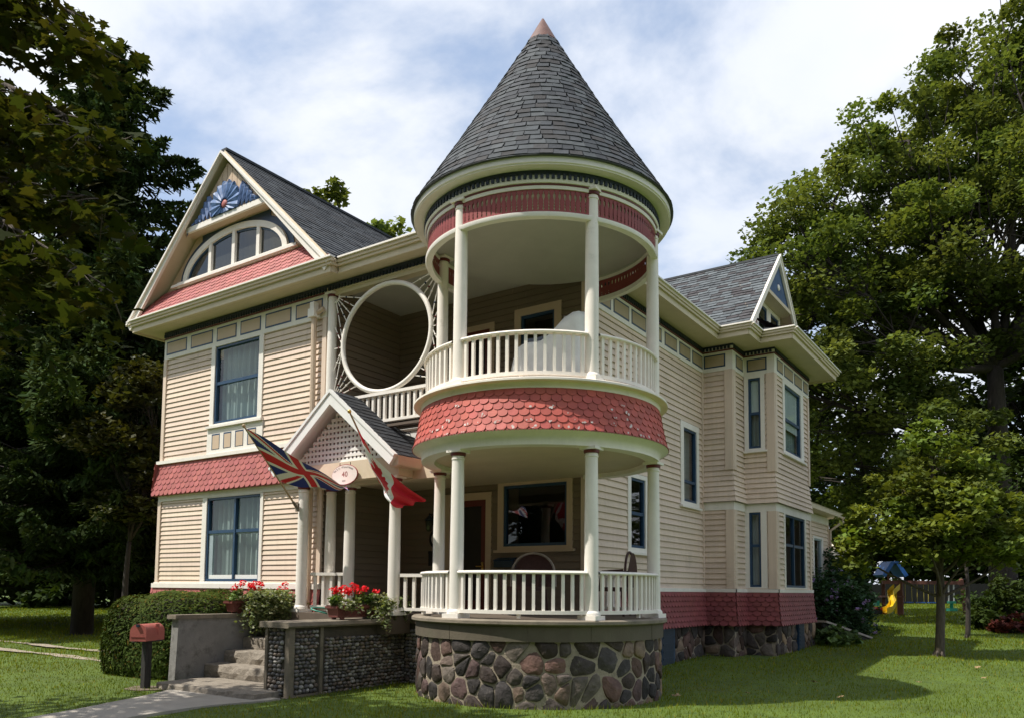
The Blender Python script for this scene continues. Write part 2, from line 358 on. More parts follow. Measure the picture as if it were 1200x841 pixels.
def rubble(mb, P, length, height, nx, nz, depth=.09, seed=1, gap=.018):
    rn = random.Random(seed); pts = []
    cw, ch = length/nx, height/nz
    for j in range(nz):
        for i in range(nx):
            if rn.random() < .20: continue
            pts.append(((i+.5+(.25 if j % 2 else -.25)+rn.uniform(-.46, .46))*cw, (j+.5+rn.uniform(-.44, .44))*ch))
    for i, (px, pz) in enumerate(pts):
        poly = [(max(0, px-2*cw), max(0, pz-2*ch)), (min(length, px+2*cw), max(0, pz-2*ch)), (min(length, px+2*cw), min(height, pz+2*ch)), (max(0, px-2*cw), min(height, pz+2*ch))]
        for j, (qx, qz) in enumerate(pts):
            if i == j or abs(qx-px) > 4*cw or abs(qz-pz) > 4*ch: continue
            nx_, nz_ = qx-px, qz-pz; L = math.hypot(nx_, nz_); nx_ /= L; nz_ /= L
            poly = clip_poly(poly, nx_, nz_, ((px+qx)/2*nx_+(pz+qz)/2*nz_)-gap)
            if len(poly) < 3: break
        if len(poly) < 3: continue
        # subdivide + chaikin for worn corners
        for _ in range(2):
            q = []
            for k in range(len(poly)):
                a, b = poly[k], poly[(k+1) % len(poly)]
                q += [(a[0]*.84+b[0]*.16, a[1]*.84+b[1]*.16), (a[0]*.16+b[0]*.84, a[1]*.16+b[1]*.84)]
            poly = q
        m = len(poly); cx = sum(p[0] for p in poly)/m; cz = sum(p[1] for p in poly)/m
        poly = [(cx+(p[0]-cx)*(1+rn.uniform(-.05, .03)), cz+(p[1]-cz)*(1+rn.uniform(-.05, .03))) for p in poly]
        c0 = rn.choice(STONE_COL); f = rn.uniform(.65, 1.1); c0 = tuple(min(.4, x*f*w_) for x, w_ in zip(c0, (1.18, 1.0, .84)))
        h = depth*rn.uniform(.55, 1.1); tx, tz = rn.uniform(-.35, .35), rn.uniform(-.35, .35); S = math.hypot(cw, ch)/2
        pl_ = [(rn.uniform(0, 2*PI), rn.uniform(.55, 1.05), rn.uniform(.5, 1.3)) for _ in range(5)]
        def hgt(dx, dz, sc):
            v = h*(1-.25*sc**4)*(1+.35*(tx*dx+tz*dz)/S)
            for a_, d0, sl_ in pl_: v = min(v, h*(d0+sl_*(.55-(dx*math.cos(a_)+dz*math.sin(a_))/S)))
            return max(.004, v)
        rings = []
        for sc in (1.0, .985, .93, .78, .58, .36, .16):
            ring = []
            for k, p in enumerate(poly):
                dx, dz = (p[0]-cx)*sc, (p[1]-cz)*sc
                o = -.02 if sc == 1.0 else hgt(dx, dz, sc)*(.45 if sc > .98 else (.85 if sc > .9 else 1)) + rn.uniform(-.003, .003)
                ring.append(mb.vert(P(cx+dx, cz+dz, o)))
            rings.append(ring)
        top = mb.vert(P(cx, cz, hgt(0, 0, 0)))
        for a, b in zip(rings[:-1], rings[1:]):
            for k in range(m): mb.facei((a[k], a[(k+1) % m], b[(k+1) % m], b[k]), c0)
        for k in range(m): mb.facei((rings[-1][k], rings[-1][(k+1) % m], top), c0)
SHING = [(1,1,1),(1.15,1.15,1.12),(.85,.87,.9),(.75,.72,.70),(.95,.85,.78),(1.3,1.28,1.22),(.62,.55,.50)]
def roof_shingles(mb, P, length, height, expo=.155, tabw=.30, thick=.014, lenf=None, worn=0., seed=3, cols=SHING):
    """courses of separate tabs on a slope P(s, t up the slope, off); lenf(t) -> (s0, s1)"""
    rn = random.Random(seed); rows = int(math.ceil(height/expo)); e = height/rows
    for r in range(rows):
        t0 = r*e; t1 = min(height, t0+e*1.15)
        a0, a1 = lenf(t0) if lenf else (0, length)
        b0, b1 = lenf(t1) if lenf else (0, length)
        if a1-a0 < .02: continue
        n = max(1, int(round((a1-a0)/tabw))); sh = rn.random()
        ed = [0]+[min(1, max(0, (k+sh+rn.uniform(-.12, .12))/n)) for k in range(n)]+[1]
        for k in range(len(ed)-1):
            f0, f1 = ed[k], ed[k+1]
            if f1-f0 < 1e-3: continue
            gp = .004/(a1-a0)
            f0 += gp; f1 -= gp
            c = rn.choice(cols); q = rn.uniform(.85, 1.15); 
            if worn and rn.random() < worn: c = (.62, .48, .42)
            c = tuple(x*q for x in c)
            l0, l1, d = thick*rn.uniform(.7, 1.5), thick*rn.uniform(.7, 1.5), rn.uniform(-.012, .006)
            s00, s01 = a0+(a1-a0)*f0, a0+(a1-a0)*f1; s10, s11 = b0+(b1-b0)*f0, b0+(b1-b0)*f1
            A = P(s00, t0+d, l0); B = P(s01, t0+d, l1)
            mb.face([A, B, P(s11, t1, .001), P(s10, t1, .001)], c)
            mb.face([P(s00, t0+d, -.003), P(s01, t0+d, -.003), B, A], tuple(x*.6 for x in c))

# ================================================================== THE HOUSE
house = empty('house', (0, 0, 0), 'cream and rose Victorian house with a round two-storey porch tower', 'house')
FY, SX, BY = -2.22, 1.15, -.35        # front wall, right wall, back wall of the porch
XL, XR = -7.97, -3.03                  # front wing
Y1, X1, Y2, X2, Y3 = 4.85, 1.815, 5.594, 2.49, 8.5   # steps of the bay
ff, fs, fb = F_front(FY), F_right(SX), F_front(BY)
f1, f1s, f2, f2s = F_front(Y1), F_right(X1), F_front(Y2), F_right(X2)
WX = 1.80; fw = F_right(WX); WY = 13.5

def tris(poly): return poly
# ---- windows ------------------------------------------------------------
def window(fr, cas, sash, rail=None, mull=None, curtain='curtain', apron=None, sill=True, sash_mat='blue', storm=False, cas_mat='cream', glass='glass', label=None, depth=.05, folds=9):
    """casing is the part; sash, pane and curtain are its pieces. cas/sash = (u0,u1,z0,z1)"""
    c0, c1, cz0, cz1 = cas; s0, s1, z0, z1 = sash
    m = MB()
    m.fbox(fr, c0, s0, cz0, cz1, -.06, .036); m.fbox(fr, s1, c1, cz0, cz1, -.06, .036)
    if cz1 > z1+.01: m.fbox(fr, s0, s1, z1, cz1, -.06, .036)
    if z0 > cz0+.01: m.fbox(fr, s0, s1, cz0, z0, -.06, .036)
    if sill: m.fbox(fr, c0-.05, c1+.05, cz0-.045, cz0-.002, -.03, .085)
    w = m.build('window', M[cas_mat], house)
    if label: w['label'] = label
    t = .046; sm = MB()
    sm.fbox(fr, s0, s0+t, z0, z1, -.058, .012); sm.fbox(fr, s1-t, s1, z0, z1, -.058, .012)
    sm.fbox(fr, s0+t, s1-t, z1-t, z1, -.058, .012); sm.fbox(fr, s0+t, s1-t, z0, z0+t*1.1, -.058, .012)
    if rail: sm.fbox(fr, s0+t, s1-t, rail-.03, rail+.03, -.058, .004)
    if mull: sm.fbox(fr, mull-.024, mull+.024, z0+t*1.1, z1-t, -.058, .016)
    sm.build('sash', M[sash_mat], w)
    if storm:
        st = MB(); a0, a1 = s0+t, s1-t
        st.fbox(fr, a0, a0+(.13 if storm == 2 else .05), z0+t*1.1, (rail or z1)-.03, -.055, -.015)
        st.fbox(fr, a0+.05, a1, (rail or z1)-.06, (rail or z1)-.03, -.052, -.018) if rail else None
        st.build('storm_sash', M['grey_sash'], w)
        s2 = MB(); s2.fbox(fr, a0+.05, a1, z0+t*1.1, z0+t*1.1+.075, -.05, -.012); s2.build('storm_rail', M['white'], w)
    pm = MB(); pm.face([fr(s0+t*.5, z0+t*.5, -.03), fr(s1-t*.5, z0+t*.5, -.03), fr(s1-t*.5, z1-t*.5, -.03), fr(s0+t*.5, z1-t*.5, -.03)])
    pm.build('pane', M[glass], w)
    if curtain:
        cm = MB(); k = max(14, int((s1-s0)*60)); rn = random.Random(int(z0*100+s0*10))
        zt = z1 if not isinstance(curtain, tuple) else z1
        ph = [rn.uniform(0, 6) for _ in range(3)]
        prev = None
        lo = z0 if not isinstance(curtain, tuple) else curtain[1]
        for i in range(k+1):
            x = i/k; u = s0+(s1-s0)*x
            n = -.17 + .030*math.sin(x*folds*2*PI+ph[0]) + .018*math.sin(x*folds*3.7*PI+ph[1])
            if curtain in ('blind', 'brown_blind', 'dark') or isinstance(curtain, tuple): n = -.05
            if prev is not None:
                q = 1 + .0*x
                cm.face([fr(prev[0], lo-.03, prev[1]), fr(u, lo-.03, n), fr(u, zt+.03, n), fr(prev[0], zt+.03, prev[1])], (q, q, q))
            prev = (u, n)
        nm = curtain if not isinstance(curtain, tuple) else curtain[0]
        cm.build('curtain' if 'curtain' in nm else 'blind', M[nm], w)
        if isinstance(curtain, tuple):
            cm = MB(); k = max(14, int((s1-s0)*60)); nn = [(s0+(s1-s0)*i/k, -.15+.028*math.sin(i/k*folds*1.4*PI)) for i in range(k+1)]
            for a, b in zip(nn[:-1], nn[1:]): cm.face([fr(a[0], z0, a[1]), fr(b[0], z0, b[1]), fr(b[0], lo, b[1]), fr(a[0], lo, a[1])])
            cm.build('curtain', M['curtain'], w)
    # near-black sheet whose colour stands in for the unlit room behind
    dm = MB(); dm.fbox(fr, s0-.1, s1+.1, z0-.1, z1+.1, -.62, -.60); dm.build('unlit_room_sheet', M['dark'], w)
    return w
H_front, H_side, H_s2, H_s2s, H_back, H_wing = [], [], [], [], [], []
def hole(lst, cas): lst.append((cas[0]+.01, cas[1]-.01, cas[2]+.005, cas[3]-.005)); return cas
window(ff, hole(H_front, (-6.33, -4.735, 4.85, 6.452)), (-6.21, -4.86, 4.89, 6.44), rail=5.70, curtain='curtain', folds=8)
window(ff, hole(H_front, (-6.44, -4.60, 1.775, 3.443)), (-6.30, -4.68, 1.80, 3.43), rail=2.76, mull=-5.44, curtain='curtain', sill=False, storm=2, folds=11)
window(fs, hole(H_side, (3.54, 4.55, 3.46, 5.21)), (3.70, 4.42, 3.55, 5.09), rail=3.98, curtain='white_curtain', glass='dark_glass')
window(fs, hole(H_side, (1.09, 1.93, 2.39, 3.82)), (1.22, 1.82, 2.47, 3.74), rail=3.10, curtain=None, glass='dark_glass')
window(f2, hole(H_s2, (1.85, 2.30, 4.79, 6.47)), (1.94, 2.21, 4.84, 6.41), rail=5.62, curtain=('blind', 5.62))
window(f2, hole(H_s2, (1.82, 2.31, 1.772, 3.45)), (1.925, 2.18, 1.80, 3.43), rail=2.70, curtain='white_curtain', sill=False, folds=2)
window(f2s, hole(H_s2s, (6.20, 7.97, 4.80, 6.474)), (6.35, 7.72, 4.87, 6.40), rail=5.62, curtain=('blind', 5.45))
window(f2s, hole(H_s2s, (6.14, 8.02, 1.772, 3.45)), (6.24, 7.92, 1.80, 3.43), rail=2.75, mull=7.0, curtain=None, sill=False, glass='dark_glass')
window(fb, hole(H_back, (-.62, .89, 2.38, 3.62)), (-.50, .78, 2.44, 3.50), curtain=None, glass='dark_glass', cas_mat='pale_panel')
window(fb, hole(H_back, (-.30, .66, 4.42, 6.60)), (-.17, .52, 4.46, 6.47), rail=5.5, curtain=None, glass='dark_glass', cas_mat='pale_panel')
window(fw, hole(H_wing, (11.55, 12.75, 1.72, 3.30)), (11.68, 12.58, 1.76, 3.24), curtain=None, sash_mat='grey_sash', glass='dark_glass', sill=False)

# ---- doors ----------------------------------------------------------------
def door(fr, cas, leaf, name, glassy=True):
    c0, c1, z0, z1 = cas; d0, d1, e0, e1 = leaf
    m = MB(); m.fbox(fr, c0, d0, z0, z1, -.06, .036); m.fbox(fr, d1, c1, z0, z1, -.06, .036); m.fbox(fr, d0, d1, e1, z1, -.06, .036)
    w = m.build('door', M['pale_panel'], house)
    s = MB(); t = .11
    s.fbox(fr, d0, d0+t, e0, e1, -.05, .01); s.fbox(fr, d1-t, d1, e0, e1, -.05, .01); s.fbox(fr, d0+t, d1-t, e1-t, e1, -.05, .01); s.fbox(fr, d0+t, d1-t, e0, e0+.25, -.05, .01)
    s.build('door_frame', M['door_red'], w)
    p = MB(); p.fbox(fr, d0+t, d1-t, e0+.25, e1-t, -.05, -.025); p.build('screen', M['door_dark'], w)
    return w
dr = door(fb, hole(H_back, (-1.82, -.76, 1.25, 3.42)), (-1.68, -.88, 1.25, 3.29), 'door')
hb = MB(); hb.fbox(fb, -.965, -.93, 2.02, 2.18, .010, .022); hb.tube([fb(-.947, 2.10, .02), fb(-.947, 2.10, .06), fb(-1.06, 2.10, .062)], .013, 8); hb.ball(fb(-.947, 2.16, .03), .022)
hb.build('handle', M['brass'], dr, smooth=True)
lk = MB(); lk.fbox(fb, -.835, -.80, 1.92, 2.0, .036, .05); lk.build('doorbell', M['black'], dr)
door(fb, hole(H_back, (-1.52, -.74, 4.37, 6.48)), (-1.42, -.84, 4.37, 6.38), 'balcony_door')

# ---- clapboard walls --------------------------------------------------------
def wallpart(*jobs, paint='siding'):
    for j in jobs:
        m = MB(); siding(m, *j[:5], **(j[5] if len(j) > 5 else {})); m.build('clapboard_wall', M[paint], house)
wallpart((ff, XL+.10, XR-.10, 4.295, 6.45, dict(pitch=.102, lap=.021, holes=H_front+[(-6.38, -4.68, 4.25, 4.86)])), (ff, XL+.10, XR-.10, 1.74, 3.445, dict(pitch=.092, lap=.020, holes=H_front)))
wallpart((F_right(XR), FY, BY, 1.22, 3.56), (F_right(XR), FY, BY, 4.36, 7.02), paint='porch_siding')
wallpart((F_left(XL), FY, 8.0, 1.74, 3.445), (F_left(XL), FY, 8.0, 4.295, 6.45))
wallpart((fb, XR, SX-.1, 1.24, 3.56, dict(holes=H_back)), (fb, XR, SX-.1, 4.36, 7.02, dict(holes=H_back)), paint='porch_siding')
wallpart((fs, BY+.08, Y1-.09, 1.74, 6.49, dict(holes=H_side)))
# the bay: lower boards, flared belt, upper boards
flare = lambda z: .075*max(0., min(1., (4.30-z)/.66))**1.3
for fr, a, b, hl in ((f1, SX+.0, X1-.16, []), (f1s, Y1+.16, Y2-.0, []), (f2, X1, X2-.16, H_s2), (f2s, Y2+.16, Y3, H_s2s)):
    wallpart((fr, a, b, 1.74, 3.44, dict(holes=hl)), (fr, a, b, 4.30, 6.48, dict(holes=hl)))
bm = MB()
for fr, a, b, ea, eb in ((f1, SX, X1, 0, 1), (f1s, Y1, Y2, 1, 0), (f2, X1, X2, 0, 1), (f2s, Y2, Y3, 1, 0)):
    z = 3.62; rn = random.Random(5)
    while z < 4.295:
        zt = min(z+.113, 4.30); na, nb = flare(z)+.027, flare(zt)+.001
        c = rn.uniform(.95, 1.05); c = (c, c, c)
        bm.face([fr(a-ea*na, z, na), fr(b+eb*na, z, na), fr(b+eb*nb, zt, nb), fr(a-ea*nb, zt, nb)], c)
        bm.face([fr(a-ea*na, z, na-.04), fr(b+eb*na, z, na-.04), fr(b+eb*na, z, na), fr(a-ea*na, z, na)], (.8, .8, .8)); z = zt
bm.build('flared_belt', M['siding'], house)
wallpart((fw, Y3, WY-.1, .55, 3.72, dict(holes=H_wing)))
wallpart((F_front(-WY) if False else (lambda u, z, n: (u, WY+n, z)), -5., WX, .55, 3.72))
# corner boards (beige, same paint)
def corner(fr, u0, u1, z0, z1, n=.030):
    n += .010
    cb = MB(); cb.fbox(fr, u0, u1, z0, z1, -.03, n); cb.build('corner_board', M['siding'], house)
for z0, z1 in ((1.76, 3.445), (4.295, 6.45)):
    corner(ff, XL-.0, XL+.10, z0, z1); corner(ff, XR-.10, XR, z0, z1); corner(F_left(XL), FY, FY+.10, z0, z1, .0295)
corner(fb, SX-.1, SX-.002, 1.26, 7.0, .028); corner(fs, BY, BY+.09, 1.76, 6.49, .0285); corner(fs, Y1-.09, Y1, 1.76, 6.49)
for z0, z1 in ((1.76, 3.44), (4.30, 6.48)):
    for fr, fr2, u, v in ((f1, f1s, X1, Y1), (f2, f2s, X2, Y2)):
        corner(fr, u-.15, u+.0285, z0, z1, .031); corner(fr2, v+.002, v+.15, z0, z1, .0285)
corner(f2s, Y3-.14, Y3, 4.30, 6.48); corner(f2s, Y3-.14, Y3, 1.76, 3.44); corner(fw, WY-.10, WY, .55, 3.72)
# solid rear closing walls
for a, b in (((XL+.02, 7.9, .3), (WX-.3, 8.0, 7.0)), ((WX-.4, Y3-.02, .3), (X2-.03, Y3+.05, 7.0))):
    rw = MB(); rw.box(a, b); rw.build('rear_wall', M['siding'], house)

# ---- white trim: sills, bands, frieze -----------------------------------------
class TM:
    def fbox(s, *a): t = MB(); t.fbox(*a); t.build('trim_band', M['cream'], house)
tm = TM()
tm.fbox(ff, XL-.06, XR+.01, 1.67, 1.76, -.02, .075); tm.fbox(ff, XL-.03, XR+.01, 1.76, 1.776, -.02, .045)
tm.fbox(ff, XL-.0, XR+.0, 3.447, 3.56, -.02, .034)
tm.fbox(ff, XL-.07, XR+.03, 4.225, 4.292, -.02, .075)
tm.fbox(F_left(XL), FY, 8, 1.67, 1.755, -.02, .07)
for fr, a, b in ((fs, BY, Y1), (f1, SX+.06, X1+.06), (f1s, Y1-.057, Y2), (f2, X1+.06, X2+.06), (f2s, Y2-.057, Y3+.05)): tm.fbox(fr, a, b, 1.685, 1.755, -.02, .06)
for fr, a, b in ((f1, SX, X1+.03), (f1s, Y1-.027, Y2), (f2, X1, X2+.03), (f2s, Y2-.027, Y3)): tm.fbox(fr, a, b, 3.442, 3.615, -.02, .033)
tm.fbox(fw, Y3, WY, 3.72, 3.93, -.02, .03)
# small tan panels under the front upper window
am = MB(); am.fbox(ff, -6.38, -4.69, 4.295, 4.80, -.02, .034)
ap = am.build('window_apron', M['cream'], house)
for a, b in ((-6.22, -5.97), (-5.85, -5.61), (-5.49, -5.24), (-5.12, -4.87)):
    bm_ = MB(); bm_.fbox(ff, a, b, 4.38, 4.69, .02, .0375); bm_.build('panel_border', M['blue'], ap); pm_ = MB(); pm_.fbox(ff, a+.03, b-.012, 4.39, 4.66, .02, .0405); pm_.build('apron_panel', M['pale_panel'], ap)
def frieze(runs, zlo=6.47, zhi=6.89):
    for fr, u0, u1, panels, e0, e1, pal in runs:
        a_, r_, d_, t_ = MB(), MB(), MB(), MB()
        a_.fbox(fr, u0-e0*.032, u1+e1*.035, zlo, zhi, -.02, .034); o = a_.build('frieze', M['cream'], house)
        for s, e in panels:
            b_ = MB(); b_.fbox(fr, s, e, zlo+.085, zhi-.055, .02, .0375); b_.build('panel_border', M['blue'], o); p_ = MB(); p_.fbox(fr, s+.03, e-.03, zlo+.115, zhi-.085, .02, .041); p_.build('frieze_panel', M['panel'] if not pal else M['pale_panel'], o)
        r_.fbox(fr, u0-e0*.05, u1+e1*.053, zhi+.002, zhi+.028, -.02, .052)
        t_.fbox(fr, u0-e0*.03, u1+e1*.033, zhi+.03, zhi+.155, -.02, .034)
        d_.fbox(fr, u0-e0*.045, u1+e1*.048, zhi+.10, zhi+.153, .034, .049)
        n = int((u1-u0)/.075)
        for k in range(n):
            c = u0+(k+.5)*(u1-u0)/n; d_.fbox(fr, c-.023, c+.023, zhi+.04, zhi+.102, .034, .068)
        t_.build('dentil_back', M['cream'], o); r_.build('red_bead', M['maroon'], o); d_.build('dentils', M['dentil'], o)
frieze([(ff, XL, XR, [(-7.92+.03, -7.18), (-7.04, -6.31), (-6.18, -5.56), (-5.44, -4.83), (-4.70, -3.97), (-3.85, -3.14)], 0, 0, 1)], 6.45, 6.87)
sp = [(k, k+.62) for k in (-.2, .52, 1.24, 1.97)]
frieze([(fs, BY, Y1, sp+[(2.74, 3.36), (3.49, 4.09), (4.2, 4.80)], 0, 0, 0), (f1, SX+.02, X1, [(1.21, 1.69)], 0, 1, 0), (f1s, Y1, Y2, [(5.03, 5.50)], 1, 0, 0), (f2, X1+.02, X2, [(1.92, 2.36)], 0, 1, 0), (f2s, Y2, Y3, [(5.76, 6.23), (6.33, 7.07), (7.18, 7.87), (7.99, 8.42)], 1, 0, 0)], 6.47, 6.89)
# dentil strip running on above the open balcony
dm = MB(); t2 = MB()
for k in range(36):
    c = -3.0+.0375+k*.075; dm.box((c-.023, FY-.068, 6.905), (c+.023, FY-.02, 6.97))
dm.box((-3.03, FY-.05, 6.97), (-.33, FY-.02, 7.02)); dm.build('dentils', M['dentil'], house)
t2.box((-3.03, FY-.034, 6.80), (-.33, FY+.12, 7.027)); t2.box((-3.03, FY-.05, 6.868), (-.33, FY-.03, 6.895)); t2.build('balcony_beam', M['soffit'], house)

# ---- shingled flares and skirts ---------------------------------------------
sc = MB()
def plane_P(A, B, C, out):
    """A lower start, B lower end, C upper start (top edge parallel); out = unit outward"""
    A, B, C, out = Vector(A), Vector(B), Vector(C), Vector(out); d = (B-A).normalized(); u = C-A; ul = u.length; u.normalize()
    return (lambda s, t, o: A+d*s+u*t+out*o), (B-A).length, ul
def backed(mb, P, L, Hh, c=(.75, .75, .75)): mb.face([P(0, 0, -.004), P(L, 0, -.004), P(L, Hh, -.004), P(0, Hh, -.004)], c)
P, L_, H_ = plane_P((XL-.12, FY-.13, 3.56), (XR+.02, FY-.13, 3.56), (XL-.12, FY-.02, 4.228), (0, -1, 0))
scallops(sc, P, L_, H_, 6, .155); backed(sc, P, L_, H_)
sc.face([(XL-.12, FY-.13, 3.56), (XR+.02, FY-.13, 3.56), (XR+.02, FY, 3.562), (XL-.12, FY, 3.562)], (.7, .7, .7))
P, L_, H_ = plane_P((XL-.12, 8, 3.56), (XL-.12, FY-.13, 3.56), (XL-.02, 8, 4.228), (-1, 0, 0)); scallops(sc, P, L_, H_, 6, .16); backed(sc, P, L_, H_)
sc.build('shingle_band', M['red'], house)
sk = MB()
P, L_, H_ = plane_P((XL-.1, FY-.12, .92), (XR+.03, FY-.12, .92), (XL-.1, FY-.04, 1.672), (0, -1, 0)); scallops(sk, P, L_, H_, 6, .155); backed(sk, P, L_, H_); sk.build('shingle_skirt', M['red'], house); sk = MB()
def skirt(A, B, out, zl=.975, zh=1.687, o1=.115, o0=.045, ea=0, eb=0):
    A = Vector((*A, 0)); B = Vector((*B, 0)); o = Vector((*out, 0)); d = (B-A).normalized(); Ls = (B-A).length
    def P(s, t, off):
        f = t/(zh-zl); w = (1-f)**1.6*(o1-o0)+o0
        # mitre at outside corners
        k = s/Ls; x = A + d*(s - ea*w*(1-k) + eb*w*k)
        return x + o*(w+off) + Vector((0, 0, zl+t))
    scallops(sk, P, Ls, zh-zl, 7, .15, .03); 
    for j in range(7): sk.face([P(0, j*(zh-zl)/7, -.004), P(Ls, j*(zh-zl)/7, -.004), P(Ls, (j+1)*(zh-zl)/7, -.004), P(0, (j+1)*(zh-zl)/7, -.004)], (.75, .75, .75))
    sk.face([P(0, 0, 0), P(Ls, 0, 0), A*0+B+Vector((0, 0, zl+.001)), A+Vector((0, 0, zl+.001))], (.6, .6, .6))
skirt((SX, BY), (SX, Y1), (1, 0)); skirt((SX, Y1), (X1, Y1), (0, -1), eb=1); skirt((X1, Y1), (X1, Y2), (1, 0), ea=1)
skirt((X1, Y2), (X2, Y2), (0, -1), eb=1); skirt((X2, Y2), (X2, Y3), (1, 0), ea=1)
sk.build('shingle_skirt', M['shaded_skirt_red'], house)

# ---- foundation ----------------------------------------------------------------
fo = MB(); mo = MB()
for fr, a, b in ((fs, 2.0, Y1), (f1, SX, X1), (f1s, Y1, Y2), (f2, X1, X2), (f2s, Y2, Y3+.35)):
    hl = b-a; mo.fbox(fr, a, b, -.3, .985, -.12, -.02)
    fr_ = fr; a_ = a
    rubble(fo, (lambda s, t, o, fr_=fr_, a_=a_: fr_(a_+s, -.1+t, o-.02)), hl, 1.08, max(3, int(hl/.27)), 5, .06, seed=int(a*10)+3, gap=.010)
m3 = MB(); m3.fbox(ff, XL, XR, -.3, .93, -.2, 0); m3.build('foundation_wall', M['mortar'], house); mo = mo; m4 = MB(); m4.fbox(F_left(XL), FY, 8, -.3, 1.7, -.2, 0); m4.build('foundation_wall', M['mortar'], house); m5 = MB(); m5.fbox(fw, Y3, WY, -.1, .56, -.2, 0); m5.build('foundation_wall', M['mortar'], house)
fo.build('foundation_stones', M['stone'], house, smooth=24); mo.build('foundation_mortar', M['mortar'], house)
def vent(fr, a, b, z0, z1):
    v = MB(); v.fbox(fr, a, b, z0, z1, -.02, .05); o = v.build('cellar_window', M['blue'], house)
    q = MB(); q.fbox(fr, a+.025, b-.06, z0+.04, z1-.02, .03, .054)
    for k in range(7): q.fbox(fr, a+.05, b-.05, z0+.06+k*(z1-z0-.1)/7, z0+.10+k*(z1-z0-.1)/7, .05, .062)
    q.build('louvre', M['navy'], o)
vent(fs, 2.50, 3.13, -.1, .965); vent(f2s, 7.15, 7.62, .25, .965)
# ================================================================== eaves, roofs
TR = 2.28
arc = lambda R, a, b, n: [(R*math.cos(rad(a+(b-a)*k/n)), R*math.sin(rad(a+(b-a)*k/n))) for k in range(n+1)]
EX0, EY0 = -8.45, -2.55
eave = [(EX0, EY0), (-.45, EY0), (-.2, -2.2), (1.34, -2.11), (1.70, -.7), (1.70, 4.30), (2.365, 4.30), (2.365, 5.04), (3.04, 5.04), (3.04, 9.05), (EX0, 9.05)]
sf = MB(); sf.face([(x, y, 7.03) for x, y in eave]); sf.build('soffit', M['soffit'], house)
fa = MB(); gu = MB()
def fascia(path, out=0.):
    for (a, b) in zip(path[:-1], path[1:]):
        d = Vector((b[0]-a[0], b[1]-a[1], 0)); d.normalize(); n = Vector((d.y, -d.x, 0))
        A = Vector((*a, 0)); B = Vector((*b, 0))
        fa.bar(A+Vector((0, 0, 7.06)), B+Vector((0, 0, 7.06)), .05, .13)
        fa.bar(A+n*.035-d*.0+Vector((0, 0, 7.135)), B+n*.035+d*.06+Vector((0, 0, 7.135)), .07, .06)
        fa.bar(A+n*.06-d*.0+Vector((0, 0, 7.18)), B+n*.06+d*.085+Vector((0, 0, 7.18)), .07, .055)
        gu.bar(A+n*.075+Vector((0, 0, 7.222)), B+n*.075+d*.1+Vector((0, 0, 7.222)), .11, .028)
fascia([(-2.42, EY0), (-.45, EY0)]); fascia([(1.70, -.42)]+eave[5:11])
fascia([(EX0, 9.05), (EX0, -2.68)]); fascia([(EX0, -2.68), (-2.48, -2.68)]); fascia([(-2.48, -2.68), (-2.48, EY0)])
fa.build('eave_fascia', M['soffit'], house); gu.build('drip_edge', M['cream'], house)
ge = MB(); ge.face([(EX0, EY0-.13, 7.031), (-2.48, EY0-.13, 7.031), (-2.48, EY0, 7.031), (EX0, EY0, 7.031)]); ge.build('gable_soffit', M['soffit'], house)
# low main roof deck
rd = MB()
eo = [(EX0, -2.55), (-.45, -2.55), (-.1, -2.2), (1.3, -2.1), (1.74, -.6), (1.74, 4.30), (2.37, 4.30), (2.37, 5.04), (3.04, 5.04), (3.04, 9.05), (EX0, 9.05)]
ii = [(-5, 1.6), (-3.2, 1.6), (-3.0, 1.8), (-1.6, 1.8), (-1.2, 2.4), (-1.2, 4.4), (-1.0, 5), (-.6, 5.4), (-.2, 6), (-.2, 6.2), (-5, 6.2)]
for k in range(len(eo)):
    k2 = (k+1) % len(eo); rd.face([(*eo[k], 7.235), (*eo[k2], 7.235), (*ii[k2], 7.95), (*ii[k], 7.95)], (.8, .8, .8))
rd.face([(*p, 7.95) for p in ii], (.8, .8, .8))
rd.build('main_roof', M['roof'], house)

# ---- front gable ----------------------------------------------------------
GX, GZ, GH, GE = -5.55, 10.04, 3.02, 7.20     # ridge x, ridge z, half width, eave z
sl = Vector((GH, 0, -(GZ-GE))); SLn = sl.length; ang = math.atan2(GZ-GE, GH)
GY0, GY1 = -2.70, 7.0
gr = MB(); gsl = MB()
for sg in (1, -1):
    foot = Vector((GX+sg*GH, GY0, GE)); upd = Vector((-sg*math.cos(ang), 0, math.sin(ang))); nr = Vector((sg*math.sin(ang), 0, math.cos(ang)))
    Pg = lambda s, t, o, foot=foot, upd=upd, nr=nr: foot+Vector((0, s, 0))+upd*t+nr*(o+.05)
    if sg == 1: roof_shingles(gr, Pg, GY1-GY0, SLn, .15, .32, .012, seed=11, cols=[(1,1,1),(1.1,1.12,1.1),(.85,.87,.9),(.7,.72,.74),(.9,.84,.8),(1.2,1.2,1.15)])
    else: gr.face([Pg(0, 0, 0), Pg(GY1-GY0, 0, 0), Pg(GY1-GY0, SLn, 0), Pg(0, SLn, 0)])
    # slab
    a, b, c, d = foot, foot+Vector((0, GY1-GY0, 0)), foot+Vector((0, GY1-GY0, 0))+upd*SLn, foot+upd*SLn
    gsl.face([a, b, c, d]); gsl.face([a+nr*.048, b+nr*.048, c+nr*.048, d+nr*.048]); gsl.face([a, d, d+nr*.048, a+nr*.048])
gr.bar((GX, GY0, GZ+.055), (GX, GY1, GZ+.055), .16, .05, (.9, .9, .9))
rf = gr.build('roof', M['roof'], house); rf['label'] = 'steep dark shingled roof of the front gable'
gsl.build('roof_soffit', M['soffit'], rf)
vb = MB()
